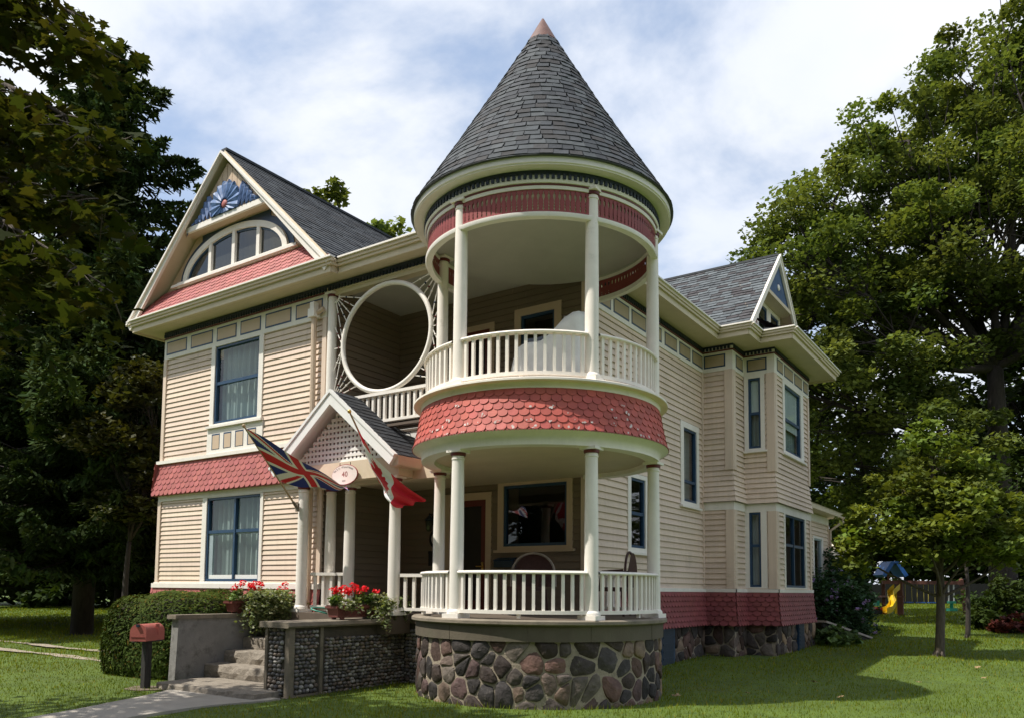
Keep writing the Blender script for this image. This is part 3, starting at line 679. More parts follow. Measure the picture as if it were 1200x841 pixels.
for sg in (1, -1):
    A = Vector((GX+sg*(GH+.03), 0, GE-.05)); B = Vector((GX, 0, GZ-.03))
    d = (B-A).normalized()
    vb.bar(A+Vector((0, GY0-.03, 0)), B+Vector((0, GY0-.03, .0)), .05, .16, up=(0, 1, 0)) if False else None
    nr = Vector((sg*math.sin(ang), 0, math.cos(ang)))
    for off, th, y0, y1 in ((-.075, .15, -.035, .02), (.005, .05, -.075, .02)):
        pts = [A+nr*(off-th/2), B+nr*(off-th/2)*1.0, B+nr*(off+th/2), A+nr*(off+th/2)]
        # meet on the centre line
        pts[1] = Vector((GX, 0, pts[1].z+abs(pts[1].x-GX)*math.tan(ang))); pts[2] = Vector((GX, 0, pts[2].z-0*abs(pts[2].x-GX)*math.tan(ang)+abs(pts[2].x-GX)*math.tan(ang)))
        vb.prism([(p.x, p.z) for p in pts], lambda u, z, n: (u, GY0+n, z), y0+ (0.001 if sg > 0 else 0), y1)
vb.build('verge_board', M['cream'], house)
# gable face: everything under the overhang
fgp = F_front(-2.36); fgf = F_front(-2.60)
inner = lambda z: GH*(GZ-.10-z)/(GZ-GE)
gm = MB(); gm.prism([(GX-inner(7.8), 7.8), (GX+inner(7.8), 7.8), (GX+inner(8.86), 8.86), (GX-inner(8.86), 8.86)], fgp, -.06, 0.)
gm.build('gable_wall', M['pale_panel'], house)
# flared red apron of shingles under the lunette
P, L_, H_ = plane_P((EX0-.05, -2.74, 7.235), (-2.43, -2.74, 7.235), (EX0-.05, -2.40, 7.80), (0, -.85, .5))
def Pap(s, t, o, P=P, H=H_, L=L_):
    f = t/H; zz = 7.235+f*.565; half = min(L/2, inner(zz)+.05) if f > 0.02 else L/2
    return P(max(L/2-half, min(L/2+half, s)), t, o)
ga = MB(); scallops(ga, Pap, L_, H_, 6, .16)
ga.face([Pap(0, 0, -.004), Pap(L_, 0, -.004), Pap(L_, H_*.5, -.004), Pap(0, H_*.5, -.004)], (.75,)*3); ga.face([Pap(0, H_*.5, -.004), Pap(L_, H_*.5, -.004), Pap(L_, H_, -.004), Pap(0, H_, -.004)], (.75,)*3)
ga.build('gable_shingles', M['red'], house)
# lunette window
def ell(rx, rz, z0, n=40): return [(GX+rx*math.cos(PI*k/n), z0+rz*math.sin(PI*k/n)) for k in range(n+1)]
lz = 7.90
lm = MB()
bo, bi = ell(1.60, .80, lz), ell(1.47, .68, lz)
for k in range(40): lm.prism([bo[k], bo[k+1], bi[k+1], bi[k]], fgp, 0., .07)
lm.fbox(fgp, GX-1.75, GX+1.80, lz-.11, lz+.0, 0, .10); lm.fbox(fgp, GX-1.92, GX+1.92, lz-.085, lz-.035, 0, .13)
for mx in (-.72, 0.02, .76):
    h = .68*math.sqrt(max(0, 1-(mx/1.47)**2)); lm.fbox(fgp, GX+mx-.045, GX+mx+.045, lz, lz+h+.02, 0., .065)
lw = lm.build('window', M['cream'], house); lw['label'] = 'half-round lunette window under the front gable'
lp = MB(); lp.prism(ell(1.5, .7, lz), fgp, .0, .012); lp.build('pane', M['dark_glass'], lw)
lb = MB(); lb.prism(ell(1.47, .68, lz), fgp, .002, .004); lb.build('blind', M['brown_blind'], lw)
lq = MB(); b2 = ell(1.475, .685, lz); b3 = ell(1.43, .64, lz)
for k in range(40): lq.prism([b2[k], b2[k+1], b3[k+1], b3[k]], fgp, .012, .03)
lq.build('sash', M['blue'], lw)
bs = MB(); o2 = ell(1.74, .93, lz)
for k in range(40):
    q = [o2[k], o2[k+1], bo[k+1], bo[k]]; q = [(u, min(z, 8.80)) for u, z in q]
    bs.prism(q, fgp, 0.001, .02)
for sg in (1, -1): bs.prism([(GX+sg*.0, 8.60), (GX+sg*1.05, 8.60), (GX+sg*1.05, 8.80), (GX, 8.80)], fgp, .0005, .018)
bs.build('spandrel', M['blue'], house)
# carved flower panel, beam and little soffit
fp = MB(); zf = 8.86
for k in range(-8, 8):
    a, b = GX+k*.155, GX+(k+1)*.155; 
    f_ = lambda u: GZ-.16-abs(u-GX)*(GZ-GE)/GH
    if min(f_(a), f_(b)) <= zf+.01: continue
    fp.prism([(a+.006, zf), (b-.006, zf), (b-.006, f_(b)), (a+.006, f_(a))], fgf, -.02, .0)
fpo = fp.build('flower_board', M['pale_panel'], house)
fl = MB(); FC = (GX-.0, 9.04)
def petal(cx, cz, a, L, w, c, r0=.10, n0=.006):
    d = (math.cos(a), math.sin(a)); p = (-d[1], d[0]); q = lambda s, t: (cx+d[0]*s+p[0]*t, cz+d[1]*s+p[1]*t)
    lim = lambda u, z: (u, min(max(z, zf+.004), GZ-.17-abs(u-GX)*(GZ-GE)/GH))
    ed = [(r0, .012), (L*.45, w*.36), (L*.8, w*.5), (L*.94, w*.36), (L, 0)]
    for (s0, t0), (s1, t1) in zip(ed[:-1], ed[1:]):
        for sg in (1, -1):
            A, B, C_, D = lim(*q(s0, 0)), lim(*q(s1, 0)), lim(*q(s1, sg*t1)), lim(*q(s0, sg*t0))
            fl.face([fgf(*A, n0+.035), fgf(*B, n0+.035), fgf(*C_, n0), fgf(*D, n0)], c)
for k in range(16): petal(FC[0], FC[1], 2*PI*k/16+.1, .47, .19, (1, 1, 1), .10, .03)
fl.build('carved_flower', M['flower_blue'], fpo)
for sg in (-1, 1):
    for k in range(7):
        fl = MB(); cx = GX+sg*(.40+k*.125); hl_ = GZ-.20-abs(cx+sg*.10-GX)*(GZ-GE)/GH-zf
        petal(cx, zf+.005, PI/2-sg*.30, max(.10, min(.50-.035*k, hl_*1.05)), .19, (.85, .85, .9), .0, .004+.003*(7-k)); fl.build('carved_petal', M['flower_blue'], fpo)
fc = MB(); fc.ball(fgf(FC[0], FC[1], .03), (.085, .04, .085), 10, 6); fc.build('flower_heart', M['red'], fpo, smooth=True)
bb = MB(); bw = inner(8.80)
bb.fbox(fgf, GX-bw-.02, GX+bw+.02, 8.755, zf, -.02, .035); bb.build('gable_beam', M['cream'], house)
bs2 = MB(); bs2.fbox(fgf, GX-bw-.12, GX+bw+.12, 8.762, 8.78, -.26, -.02); bs2.build('gable_beam_soffit', M['pale_panel'], house)

# ---- side gable over the bay ------------------------------------------------
BXf, BYc, BZ, BH, BE = 2.24, 7.10, 9.66, 2.46, 7.22
ab = math.atan2(BZ-BE, BH); SB = math.hypot(BZ-BE, BH)
sb = MB(); sbs = MB()
for sg in (-1, 1):
    foot = Vector((BXf, BYc+sg*BH, BE)); upd = Vector((0, -sg*math.cos(ab), math.sin(ab))); nr = Vector((0, sg*math.sin(ab), math.cos(ab)))
    Pg = lambda s, t, o, foot=foot, upd=upd, nr=nr: foot+Vector((-s, 0, 0))+upd*t+nr*(o+.05)
    if sg == -1:
        roof_shingles(sb, Pg, 5.6, SB, .135, .26, .016, seed=21, worn=0, cols=[(1.9,2.0,1.9),(1.7,1.8,1.75),(2.1,2.2,2.1),(1.5,1.55,1.5),(1.2,1.05,.98),(.95,.78,.74)])
    else: sb.face([Pg(0, 0, 0), Pg(5.6, 0, 0), Pg(5.6, SB, 0), Pg(0, SB, 0)])
    a, b, c, d = foot, foot+Vector((-5.6, 0, 0)), foot+Vector((-5.6, 0, 0))+upd*SB, foot+upd*SB
    sbs.face([a, b, c, d]); sbs.face([a, d, d+nr*.048, a+nr*.048])
sb.bar((BXf, BYc, BZ+.055), (BXf-5.6, BYc, BZ+.055), .14, .05, (1.2, 1.2, 1.15))
r2 = sb.build('roof', M['roof'], house); r2['label'] = 'worn grey shingled roof of the side gable over the bay'
sbs.build('roof_soffit', M['soffit'], r2)
v2 = MB(); fB = lambda u, z, n: (BXf+n, u, z)
for sg in (1, -1):
    A = (BYc+sg*(BH+.02), BE-.03); th = .115
    ny, nz = sg*math.sin(ab), math.cos(ab); h = th/math.cos(ab)
    v2.prism([A, (BYc, BZ+.02), (BYc, BZ+.02-h), (A[0]-sg*.0-ny*th*1.0, A[1]-nz*th)], fB, -.02+(.001 if sg > 0 else 0), .035)
    v2.prism([(A[0]+ny*.05, A[1]+nz*.05), (BYc, BZ+.075), (BYc, BZ+.02), A], fB, -.02+(.001 if sg > 0 else 0), .055)
v2.build('verge_board', M['worn_cream'], house)
inB = lambda z: BH*(BZ-.12-z)/(BZ-BE)
p2b = MB(); p2b.prism([(BYc-inB(8.62), 8.62), (BYc+inB(8.62), 8.62), (BYc, BZ-.12)], fB, -.05, -.03); p2b.build('blue_gable_panel', M['gable_blue'], house)
pb = MB()
for k in range(1): pb.ball(fB(BYc, 8.92, -.02), (.03, .08, .08), 8, 5)
pb.build('panel_boss', M['cream'], house, smooth=True)
p3b = MB(); p3b.fbox(fB, BYc-inB(8.62)-.03, BYc+inB(8.62)+.03, 8.53, 8.62, -.06, .01); p3b.fbox(fB, BYc-inB(8.5)-.1, BYc+inB(8.5)+.1, 8.54, 8.56, -.48, -.06); p3b.build('gable_beam', M['soffit'], house)
fBw = lambda u, z, n: (BXf-.34+n, u, z)
gw2 = MB(); gw2.prism([(BYc-inB(7.3), 7.3), (BYc+inB(7.3), 7.3), (BYc+inB(8.56), 8.56), (BYc-inB(8.56), 8.56)], fBw, -.05, 0)
gw2.build('gable_wall', M['red'], house)
for u in (-.36, .60):
    wm = MB(); c0, c1 = BYc+u-.46, BYc+u+.46
    wm.fbox(fBw, c0, c0+.12, 7.75, 8.53, 0, .05); wm.fbox(fBw, c1-.12, c1, 7.75, 8.53, 0, .05); wm.fbox(fBw, c0+.12, c1-.12, 8.43, 8.53, 0, .05); wm.fbox(fBw, c0+.12, c1-.12, 7.75, 7.83, 0, .06)
    w = wm.build('window', M['worn_cream'], house)
    q = MB(); q.fbox(fBw, c0+.12, c0+.16, 7.83, 8.43, 0, .03); q.fbox(fBw, c1-.16, c1-.12, 7.83, 8.43, 0, .03); q.fbox(fBw, c0+.16, c1-.16, 8.38, 8.43, 0, .03); q.build('sash', M['blue'], w)
    q = MB(); q.fbox(fBw, c0+.12, c1-.12, 7.83, 8.43, .008, .012); q.build('pane', M['dark_glass'], w)
    q = MB(); q.fbox(fBw, c0+.12, c1-.12, 7.83, 8.43, .002, .004); q.build('blind', M['brown_blind'], w)
pr = MB(); roof_shingles(pr, lambda s, t, o: (2.95-t*.78, 4.9+s+0*t, 7.25+t*.52+o), 4.4, 1.15, .15, .28, seed=5, lenf=lambda t: (.42+t*.42, 4.0-t*.42), cols=[(.7,.7,.72),(.55,.55,.57),(.85,.85,.85)])
pr.face([(2.97, 5.34, 7.245), (2.97, 8.9, 7.245), (2.05, 8.4, 7.83), (2.05, 5.82, 7.83)], (.6,)*3); pr.build('pent_roof', M['roof'], house)

# ---- rear wing -----------------------------------------------------------
wm = MB(); wm.face([(WX+.35, Y3, 3.95), (WX+.35, WY+.35, 3.95), (-5, WY+.35, 3.95), (-5, Y3, 3.95)]); wm.bar((WX+.36, Y3, 4.02), (WX+.36, WY+.36, 4.02), .05, .15); wm.bar((WX+.36, WY+.36, 4.02), (-5, WY+.36, 4.02), .05, .15)
wg = wm.build('wing_eave', M['soffit'], house)
wr = MB(); wr.face([(WX+.42, Y3, 4.09), (WX+.42, WY+.42, 4.09), (-1.5, WY-2, 5.0), (-1.5, Y3, 5.0)]); wr.face([(WX+.42, WY+.42, 4.09), (-5, WY+.42, 4.09), (-5, WY-2, 5.0), (-1.5, WY-2, 5.0)]); wr.build('wing_roof', M['roof'], house)
dp = MB(); dp.tube([(WX+.40, WY+.35, 3.98), (WX+.38, WY+.33, 3.85), (WX+.07, WY-.03, 3.55), (WX+.07, WY-.03, .5)], .045, 8); dp.build('downpipe', M['downpipe'], house)
# downpipe on the front wing
dp = MB(); dp.tube([ff(-3.26, 6.60, .12), ff(-3.26, 4.35, .10)], .048, 8); dp.tube([ff(-3.26, 6.50, .12), ff(-3.04, 6.58, .10)], .04, 8); dp.tube([ff(-3.26, 4.4, .1), ff(-3.27, 4.25, .20), ff(-3.27, 3.62, .22), ff(-3.25, 3.4, .10), ff(-3.25, .8, .09)], .045, 8)
dp.build('downpipe', M['downpipe'], house, smooth=True)
dc = MB(); dc.box((-3.34, FY-.2, 6.45), (-3.18, FY-.05, 6.6)); dc.box((-3.31, FY-.18, 6.6), (-3.21, FY-.07, 6.72)); dc.build('downpipe_head', M['cream'], house)

# ================================================================== TOWER
A0, A1 = -184, 95          # sweep of the tower rings, open to the porch behind
TX, TY, TZ, TK = 1.34, -2.11, .30, .824      # tower scaled about the camera, baked into this position, base height and factor
tow = lambda x, y, z: (TX+TK*x, TY+TK*y, TZ+TK*z)
class TB(MB):
    def build(s, *a, **k):
        s.v = [tow(*p) for p in s.v]; return MB.build(s, *a, **k)
st = TB(); mo = TB()
Ptw = lambda s, t, o: ((2.035+o)*math.cos(rad(-195)+s/2.035), (2.035+o)*math.sin(rad(-195)+s/2.035), -.16+t)
rubble(st, Ptw, 2.035*rad(295), 1.10, 38, 5, .062, seed=12, gap=.008)
so = st.build('stone_base', M['stone'], house, smooth=24)
mo.lathe([(2.047, -.3), (2.047, .95)], a0=-200, a1=98, n=96); mo.build('mortar', M['mortar'], so, smooth=True)
bmr = TB(); bmr.lathe([(2.0, .935), (2.105, .935), (2.105, 1.172), (2.0, 1.172)], a0=A0, a1=A1, n=96)
for a in (-150, -98, -62, -36, 0, 25): bmr.bar((2.107*math.cos(rad(a)), 2.107*math.sin(rad(a)), .94), (2.107*math.cos(rad(a)), 2.107*math.sin(rad(a)), 1.17), .008, .008, (.5, .5, .5))
bmr.build('base_beam', M['beam_concrete'], house, smooth=True)
cp = TB(); cp.lathe([(1.9, 1.172), (2.15, 1.172), (2.175, 1.19), (2.175, 1.232), (2.15, 1.252), (1.9, 1.254)], a0=A0, a1=A1, n=96); cp.build('base_coping', M['concrete'], house, smooth=True)
pf = TB(); pf.face([(1.95*math.cos(rad(a)), 1.95*math.sin(rad(a)), 1.25) for a in range(-205, 99, 4)] + []); pf.build('tower_floor', M['porch_floor'], house)
pf = MB(); pf.box((XR, -2.2, 1.15), (SX, BY, 1.30)); pf.box((-3.68, -2.75, 1.0), (-1.0, -2.2, 1.285))
pf.build('porch_floor', M['porch_floor'], house)
# lower beam and ceiling
lb_ = TB(); lb_.lathe([(1.84, 3.86), (2.06, 3.86), (2.06, 3.96), (2.09, 4.0), (2.21, 4.055)], a0=A0, a1=A1, n=96); lb_.lathe([(1.84, 4.0), (1.84, 3.86)], a0=A0, a1=A1, n=96); lb_.build('porch_beam', M['cream'], house, smooth=True)
lc = MB(); lc.face([(TX+1.52*math.cos(rad(a)), TY+1.52*math.sin(rad(a)), 3.545) for a in range(0, 360, 5)]); lc.face([(XR, -2.2, 3.55), (SX, -2.2, 3.55), (SX, BY, 3.55), (XR, BY, 3.55)])
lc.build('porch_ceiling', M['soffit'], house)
for a, b in (((XR-.02, -2.30, 3.42), (-1.3, -2.08, 3.90)), ((-1.299, -2.30, 3.42), (-.35, -2.08, 3.62)), ((-3.3, -2.66, 3.44), (-.88, -2.45, 3.745)), ((-3.3, -2.45, 3.44), (-3.1, -2.31, 3.74)), ((-1.1, -2.45, 3.44), (-.9, -2.31, 3.74))):
    pb_ = MB(); pb_.box(a, b); pb_.build('porch_beam', M['soffit'], house)
for a, b in (((XR, -2.26, 3.92), (-1.75, -2.16, 4.38)), ((-1.749, -1.80, 3.56), (-.40, -1.74, 4.38))):
    df = MB(); df.box(a, b); df.build('deck_fascia', M['white'], house)
dk = MB(); dk.box((XR, -2.28, 4.33), (-1.75, BY, 4.37)); dk.box((-1.749, -2.28, 4.33), (-.40, -2.2, 4.37)); dk.box((-1.749, -1.82, 4.33), (SX, BY, 4.368)); dk.build('balcony_deck', M['porch_floor'], house)
pbw = MB(); pbw.box((-1.3, -2.16, .0), (-.25, -2.06, 1.16)); pbw.build('porch_base', M['pebble_mortar'], house)
# shingled drum
Rb, Rt, zb, zt_ = 2.205, 2.065, 4.06, 4.715
Pd = lambda s, t, o: ((Rb-(Rb-Rt)*(max(0, t)/(zt_-zb))**.8+o)*math.cos(rad(A0)+s/Rb), (Rb-(Rb-Rt)*(max(0, t)/(zt_-zb))**.8+o)*math.sin(rad(A0)+s/Rb), zb+t)
dsn = TB(); scallops(dsn, Pd, Rb*rad(A1-A0), zt_-zb, 6, .168, .018, cvar=.14, seg=8, peel=lambda r, m: (.62, .55, .22, .08, .05, .04)[r]*(.35+.65*max(0, math.cos(rad(A0)+m/Rb+1.1))**2))
# a few shingles at the bottom have lost their paint
bot = []
dsn2 = TB(); dsn2.v = dsn.v; 
keepf, keepc = [], []
rn = random.Random(9)
for f, c in zip(dsn.f, dsn.c): keepf.append(f); keepc.append(c)
dsn.f, dsn.c = keepf, keepc
dsn.lathe([(Rb-.006, zb)] + [(Rb-(Rb-Rt)*k**.8*1.0-.006, zb+(zt_-zb)*k) for k in (.2, .4, .6, .8, 1)], a0=A0, a1=A1, n=96, c=(.7, .7, .7))
drum = dsn.build('shingle_drum', M['worn_red'], house)
ed = TB(); n = int(Rb*rad(A1-A0)/.055)
for k in range(n):
    a = rad(A0)+(k+.5)*.055/Rb; w = .022/Rb
    ed.face([((Rb+.018)*math.cos(a-w), (Rb+.018)*math.sin(a-w), zb+.012), ((Rb+.018)*math.cos(a), (Rb+.018)*math.sin(a), zb-.018), ((Rb+.018)*math.cos(a+w), (Rb+.018)*math.sin(a+w), zb+.012)])
ed.build('toothed_edge', M['red'], drum)
cr = TB(); cr.lathe([(2.0, 4.715), (2.075, 4.715), (2.08, 4.80), (2.0, 4.80)], a0=A0, a1=A1, n=96); cr.build('cream_ring', M['worn_cream'], house, smooth=True)
dr_ = TB(); dr_.lathe([(1.9, 4.80), (2.19, 4.80), (2.205, 4.812), (2.205, 4.842), (2.18, 4.855), (1.7, 4.858)], a0=A0, a1=A1, n=96); dr_.build('deck_ring', M['worn_cream'], house, smooth=True)
dd = TB(); dd.face([(1.9*math.cos(rad(a)), 1.9*math.sin(rad(a)), 4.854) for a in range(0, 360, 4)]); dd.build('tower_deck', M['porch_floor'], house)
# top of the tower
tr = TB(); tr.lathe([(1.93, 7.375), (2.04, 7.375), (2.05, 7.40), (2.05, 7.44), (2.03, 7.452), (1.93, 7.452), (1.93, 7.375)], a0=-183, a1=91, n=96); tr.lathe([(1.97, 7.81), (2.03, 7.81), (2.04, 7.86), (1.97, 7.86), (1.97, 7.81)], a0=-183, a1=91, n=96)
tr.lathe([(1.99, 7.86), (2.015, 7.86), (2.015, 7.885), (2.06, 7.895), (2.075, 7.93), (2.055, 7.94), (2.055, 8.09)], a0=-183, a1=91, n=96)
tr.build('tower_frieze', M['cream'], house, smooth=True)
br = TB(); br.lathe([(2.0, 7.858), (2.045, 7.860), (2.05, 7.882), (2.0, 7.884)], a0=-183, a1=91, n=96); br.build('red_bead', M['maroon'], house, smooth=True)
ft = TB(); NF = 152; H5 = [(0, .0), (.08, .0), (.13, .012), (.20, .012), (.24, .003), (.30, .014), (.36, .003), (.44, .008), (.50, .003), (.56, .008), (.66, .021), (.78, .021), (.85, .004), (.90, .009), (.95, 0), (1, 0)]
for k in range(NF):
    a0, a1 = 2*PI*k/NF, 2*PI*(k+1)/NF
    if 91 < math.degrees(a0) < 177: continue
    for R_ in (2.012, 1.99):
        for (t0, h0), (t1, h1) in zip(H5[:-1], H5[1:]):
            z0, z1 = 7.45+.36*t0, 7.45+.36*t1
            ft.face([(R_*math.cos(a0+h0/R_), R_*math.sin(a0+h0/R_), z0), (R_*math.cos(a1-h0/R_), R_*math.sin(a1-h0/R_), z0), (R_*math.cos(a1-h1/R_), R_*math.sin(a1-h1/R_), z1), (R_*math.cos(a0+h1/R_), R_*math.sin(a0+h1/R_), z1)])
ft.build('fretwork', M['fret'], house)
dn = TB(); ND = 150
for k in range(ND):
    a = 2*PI*k/ND
    if 91 < math.degrees(a) < 177: continue
    d = Vector((math.cos(a), math.sin(a), 0)); s_ = Vector((-d.y, d.x, 0))*.024
    P8 = [d*r+s_*q+Vector((0, 0, z)) for r in (2.05, 2.085) for z in (7.955, 8.03) for q in (-1, 1)]
    i = len(dn.v); dn.v += [tuple(p) for p in P8]
    for q in ((0,2,3,1),(4,5,7,6),(0,1,5,4),(2,6,7,3),(0,4,6,2),(1,3,7,5)): dn.f.append(tuple(i+j for j in q)); dn.c.append((1,1,1))
dn.lathe([(2.05, 8.02), (2.07, 8.02), (2.07, 8.085)], a0=-183, a1=91, n=96); dn.build('dentils', M['dentil'], house)
tf = TB(); tf.lathe([(2.05, 8.085), (2.245, 8.085), (2.245, 8.10), (2.265, 8.11), (2.265, 8.205), (2.2, 8.21)], a0=-205, a1=110, n=128); tf.build('tower_fascia', M['cream'], house, smooth=True)
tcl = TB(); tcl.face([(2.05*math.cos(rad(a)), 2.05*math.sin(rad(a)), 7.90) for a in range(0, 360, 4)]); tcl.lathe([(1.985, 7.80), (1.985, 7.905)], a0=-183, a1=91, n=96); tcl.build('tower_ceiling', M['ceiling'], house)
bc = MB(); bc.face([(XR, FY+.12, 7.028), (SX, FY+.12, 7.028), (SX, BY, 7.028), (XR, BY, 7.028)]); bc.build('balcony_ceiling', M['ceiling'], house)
# conical roof
Rc, zc, za = 2.305, 8.215, 12.08; sa = math.atan2(Rc, za-zc); SL = math.hypot(Rc, za-zc)
def Pc(s, t, o):
    f = min(t/SL, .999); r = Rc*(1-f); a = s/r + .3
    # very slight belly near the eave
    return ((r+o*math.cos(sa)-.04*math.sin(PI*f))*math.cos(a), (r+o*math.cos(sa)-.04*math.sin(PI*f))*math.sin(a), zc+(za-zc)*f+o*math.sin(sa))
cn = TB(); roof_shingles(cn, Pc, 0, SL*.885, .140, .215, .013, lenf=lambda t: (0, 2*PI*Rc*(1-t/SL)), seed=31, cols=[(1,1,1),(1.1,1.15,1.12),(.8,.84,.86),(.9,.82,.76),(.7,.62,.56),(1.25,1.28,1.22),(.62,.64,.66)])
cn.lathe([(Rc-.03, zc-.005)]+[(Rc*(1-f)-.02-.04*math.sin(PI*f), zc+(za-zc)*f) for f in (0, .2, .4, .6, .8, .9)], n=72, c=(.5, .5, .5))
cn.lathe([(Rc-.1, zc-.02), (Rc+.012, zc-.014), (Rc+.0, zc+.004)], n=96, c=(1.4, 1.4, 1.4))
cr_ = cn.build('cone_roof', M['roof'], house); cr_['label'] = 'conical slate-grey shingled roof of the tower'
ct = TB(); ct.lathe([(.285, 11.58), (.275, 11.60), (.02, 12.075), (.0, 12.09)], n=40)
for k in range(14):
    a = 2*PI*k/14; w = PI/14
    ct.face([(.285*math.cos(a-w), .285*math.sin(a-w), 11.585), (.305*math.cos(a), .305*math.sin(a), 11.52), (.285*math.cos(a+w), .285*math.sin(a+w), 11.585)])
ct.build('copper_cap', M['copper'], cr_, smooth=True)

# ---- columns -------------------------------------------------------------
def column(x, y, z0, z1, r=.108, worn=False, name='column'):
    m = MB(); h = z1-z0; pw = r*1.42
    m.box((x-pw, y-pw, z0), (x+pw, y+pw, z0+.055))
    m.lathe([(r*1.30, z0+.055), (r*1.33, z0+.075), (r*1.22, z0+.095), (r*1.02, z0+.115), (r*1.0, z0+.35), (r*.985, z0+h*.5), (r*.89, z1-.13), (r*.98, z1-.125), (r*.98, z1-.105), (r*.89, z1-.10), (r*.9, z1-.075)], x, y, n=28)
    m.box((x-r*1.25, y-r*1.25, z1-.035), (x+r*1.25, y+r*1.25, z1))
    c = m.build(name, M['worn_cream' if worn else 'cream'], house, smooth=True)
    k = MB(); k.lathe([(r*.9, z1-.078), (r*1.08, z1-.072), (r*1.12, z1-.055), (r*1.12, z1-.036), (r*.9, z1-.034)], x, y, n=28); k.build('capital_ring', M['maroon'], c, smooth=True)
    return c
CA = (-168, -98.5, -34, 22)
for a in CA:
    x, y, _ = tow(1.955*math.cos(rad(a)), 1.955*math.sin(rad(a)), 0)
    column(x, y, 1.332, 3.482, .089); column(x, y, 4.303, 6.80, .089, worn=True)
for x, y, r in ((-3.15, -2.55, .094), (-1.04, -2.55, .094)): column(x, y, 1.287, 3.442, r)
for x, y in ((-2.86, -2.19), (-2.40, -2.19)): column(x, y, 1.302, 3.422, .094)
# half column of the balcony screen
column(-2.92, FY-.0, 4.37, 6.86, .085)

# ---- railings --------------------------------------------------------------
balm = MB(); balm.box((-.0225, -.0225, 0), (.0225, .0225, 1.0)); 
def rail_arc(R, a0, a1, zb, zt, spacing=.12, worn=False):
    m = MB(); R *= TK; zb = TZ+TK*zb; zt = TZ+TK*zt; n = max(6, int((a1-a0)/2))
    m.lathe([(R-.046, zt-.024), (R+.046, zt-.024), (R+.052, zt-.010), (R+.038, zt+.010), (R, zt+.016), (R-.038, zt+.010), (R-.046, zt-.028)], TX, TY, a0=a0, a1=a1, n=n)
    m.lathe([(R-.04, zb), (R+.04, zb), (R+.04, zb+.045), (R-.04, zb+.045), (R-.04, zb)], TX, TY, a0=a0, a1=a1, n=n)
    am = rad((a0+a1)/2); m.box((TX+R*math.cos(am)-.02, TY+R*math.sin(am)-.02, zb-.05), (TX+R*math.cos(am)+.02, TY+R*math.sin(am)+.02, zb+.02))
    o = m.build('railing', M['worn_cream' if worn else 'cream'], house, smooth=True)
    L_ = R*rad(a1-a0); k = max(2, int(round(L_/spacing))); proto = None
    for i in range(k):
        a = rad(a0) + (i+.5)*rad(a1-a0)/k; loc = (TX+R*math.cos(a), TY+R*math.sin(a), 0)
        if proto is None:
            b = MB(); b.box((-.019, -.019, zb+.04), (.019, .019, zt-.02)); proto = b.build('baluster', M['worn_cream' if worn else 'cream'], o); proto.location = loc; proto.rotation_euler = (0, 0, a)
        else: copy_part(proto, o, loc, a)
def rail_line(p, q, zb, zt, spacing=.145, drop=0.):
    m = MB(); P_, Q_ = Vector((*p, 0)), Vector((*q, 0)); L_ = (Q_-P_).length
    m.bar(P_+Vector((0, 0, zt)), Q_+Vector((0, 0, zt)), .10, .05)
    o = m.build('railing', M['cream'], house); m = MB(); m.bar(P_+Vector((0, 0, zb+.02)), Q_+Vector((0, 0, zb+.02)), .07, .045); m.build('bottom_rail', M['cream'], o); k = max(2, int(round(L_/spacing))); d = (Q_-P_); az = math.atan2(d.y, d.x); proto = None
    for i in range(k):
        c = P_ + d*((i+.5)/k)
        if proto is None:
            b = MB(); b.box((-.022, -.022, zb+.04), (.022, .022, zt-.02)); proto = b.build('baluster', M['cream'], o); proto.location = c; proto.rotation_euler = (0, 0, az)
        else: copy_part(proto, o, c, az)
cs = list(CA)+[92]
for a, b in zip(cs[:-1], cs[1:]):
    e = 2.9 if b != 92 else 0
    rail_arc(1.985, a+2.9, b-e, 1.335, 1.965); rail_arc(1.985, a+2.9, b-e, 4.925, 5.60, worn=True)
rail_arc(1.985, -192, -171, 4.925, 5.60, worn=True)
rail_line((-2.84, FY-.02), (-.36, FY-.02), 4.42, 4.90, .13)
rail_line((-.93, -2.50), (-.34, -2.36), 1.36, 1.90); rail_line((-3.05, -2.42), (-2.50, -2.20), 1.36, 1.93)

# ---- round balcony screen ---------------------------------------------------
SCx, SCz, rx, rz = -1.615, 5.84, .99, .905; fsn = F_front(FY-.03)
sm = MB()
sm.tube([fsn(SCx+rx*math.cos(2*PI*k/80), SCz+rz*math.sin(2*PI*k/80), 0) for k in range(81)], .042, 10, cap=False)
scr = sm.build('moon_gate_screen', M['cream'], house, smooth=True); scr['label'] = 'round open screen ringed with beaded spindles'
def rod(p, q, idx):
    r = MB(); A, B = Vector(fsn(*p, 0)), Vector(fsn(*q, 0)); L_ = (B-A).length
    r.tube([A, B], .0085, 6); o = r.build('spindle', M['cream'], scr, smooth=True)
    for f in ((.3, .62) if L_ > .3 else (.45,)):
        k = MB(); c = A+(B-A)*f; k.ball(c, .022, 8, 5)
        key = ('blue', 'maroon', 'cream')[(idx+int(f*10)) % 3]
        BD[key].append((c, A, B))
BD = dict(blue=[], maroon=[], cream=[])
def on_ell(cx, cz, ang):
    # ray from corner toward ellipse
    d = (math.cos(ang), math.sin(ang)); a = (d[0]/rx)**2+(d[1]/rz)**2; X_, Z_ = cx-SCx, cz-SCz
    b = 2*(X_*d[0]/rx**2+Z_*d[1]/rz**2); c = (X_/rx)**2+(Z_/rz)**2-1; D = b*b-4*a*c
    if D < 0: return None
    t = (-b-math.sqrt(D))/(2*a); return (cx+d[0]*t, cz+d[1]*t)
xl, xr, zb_, zt2 = -2.83, -.42, 4.97, 6.78; i = 0
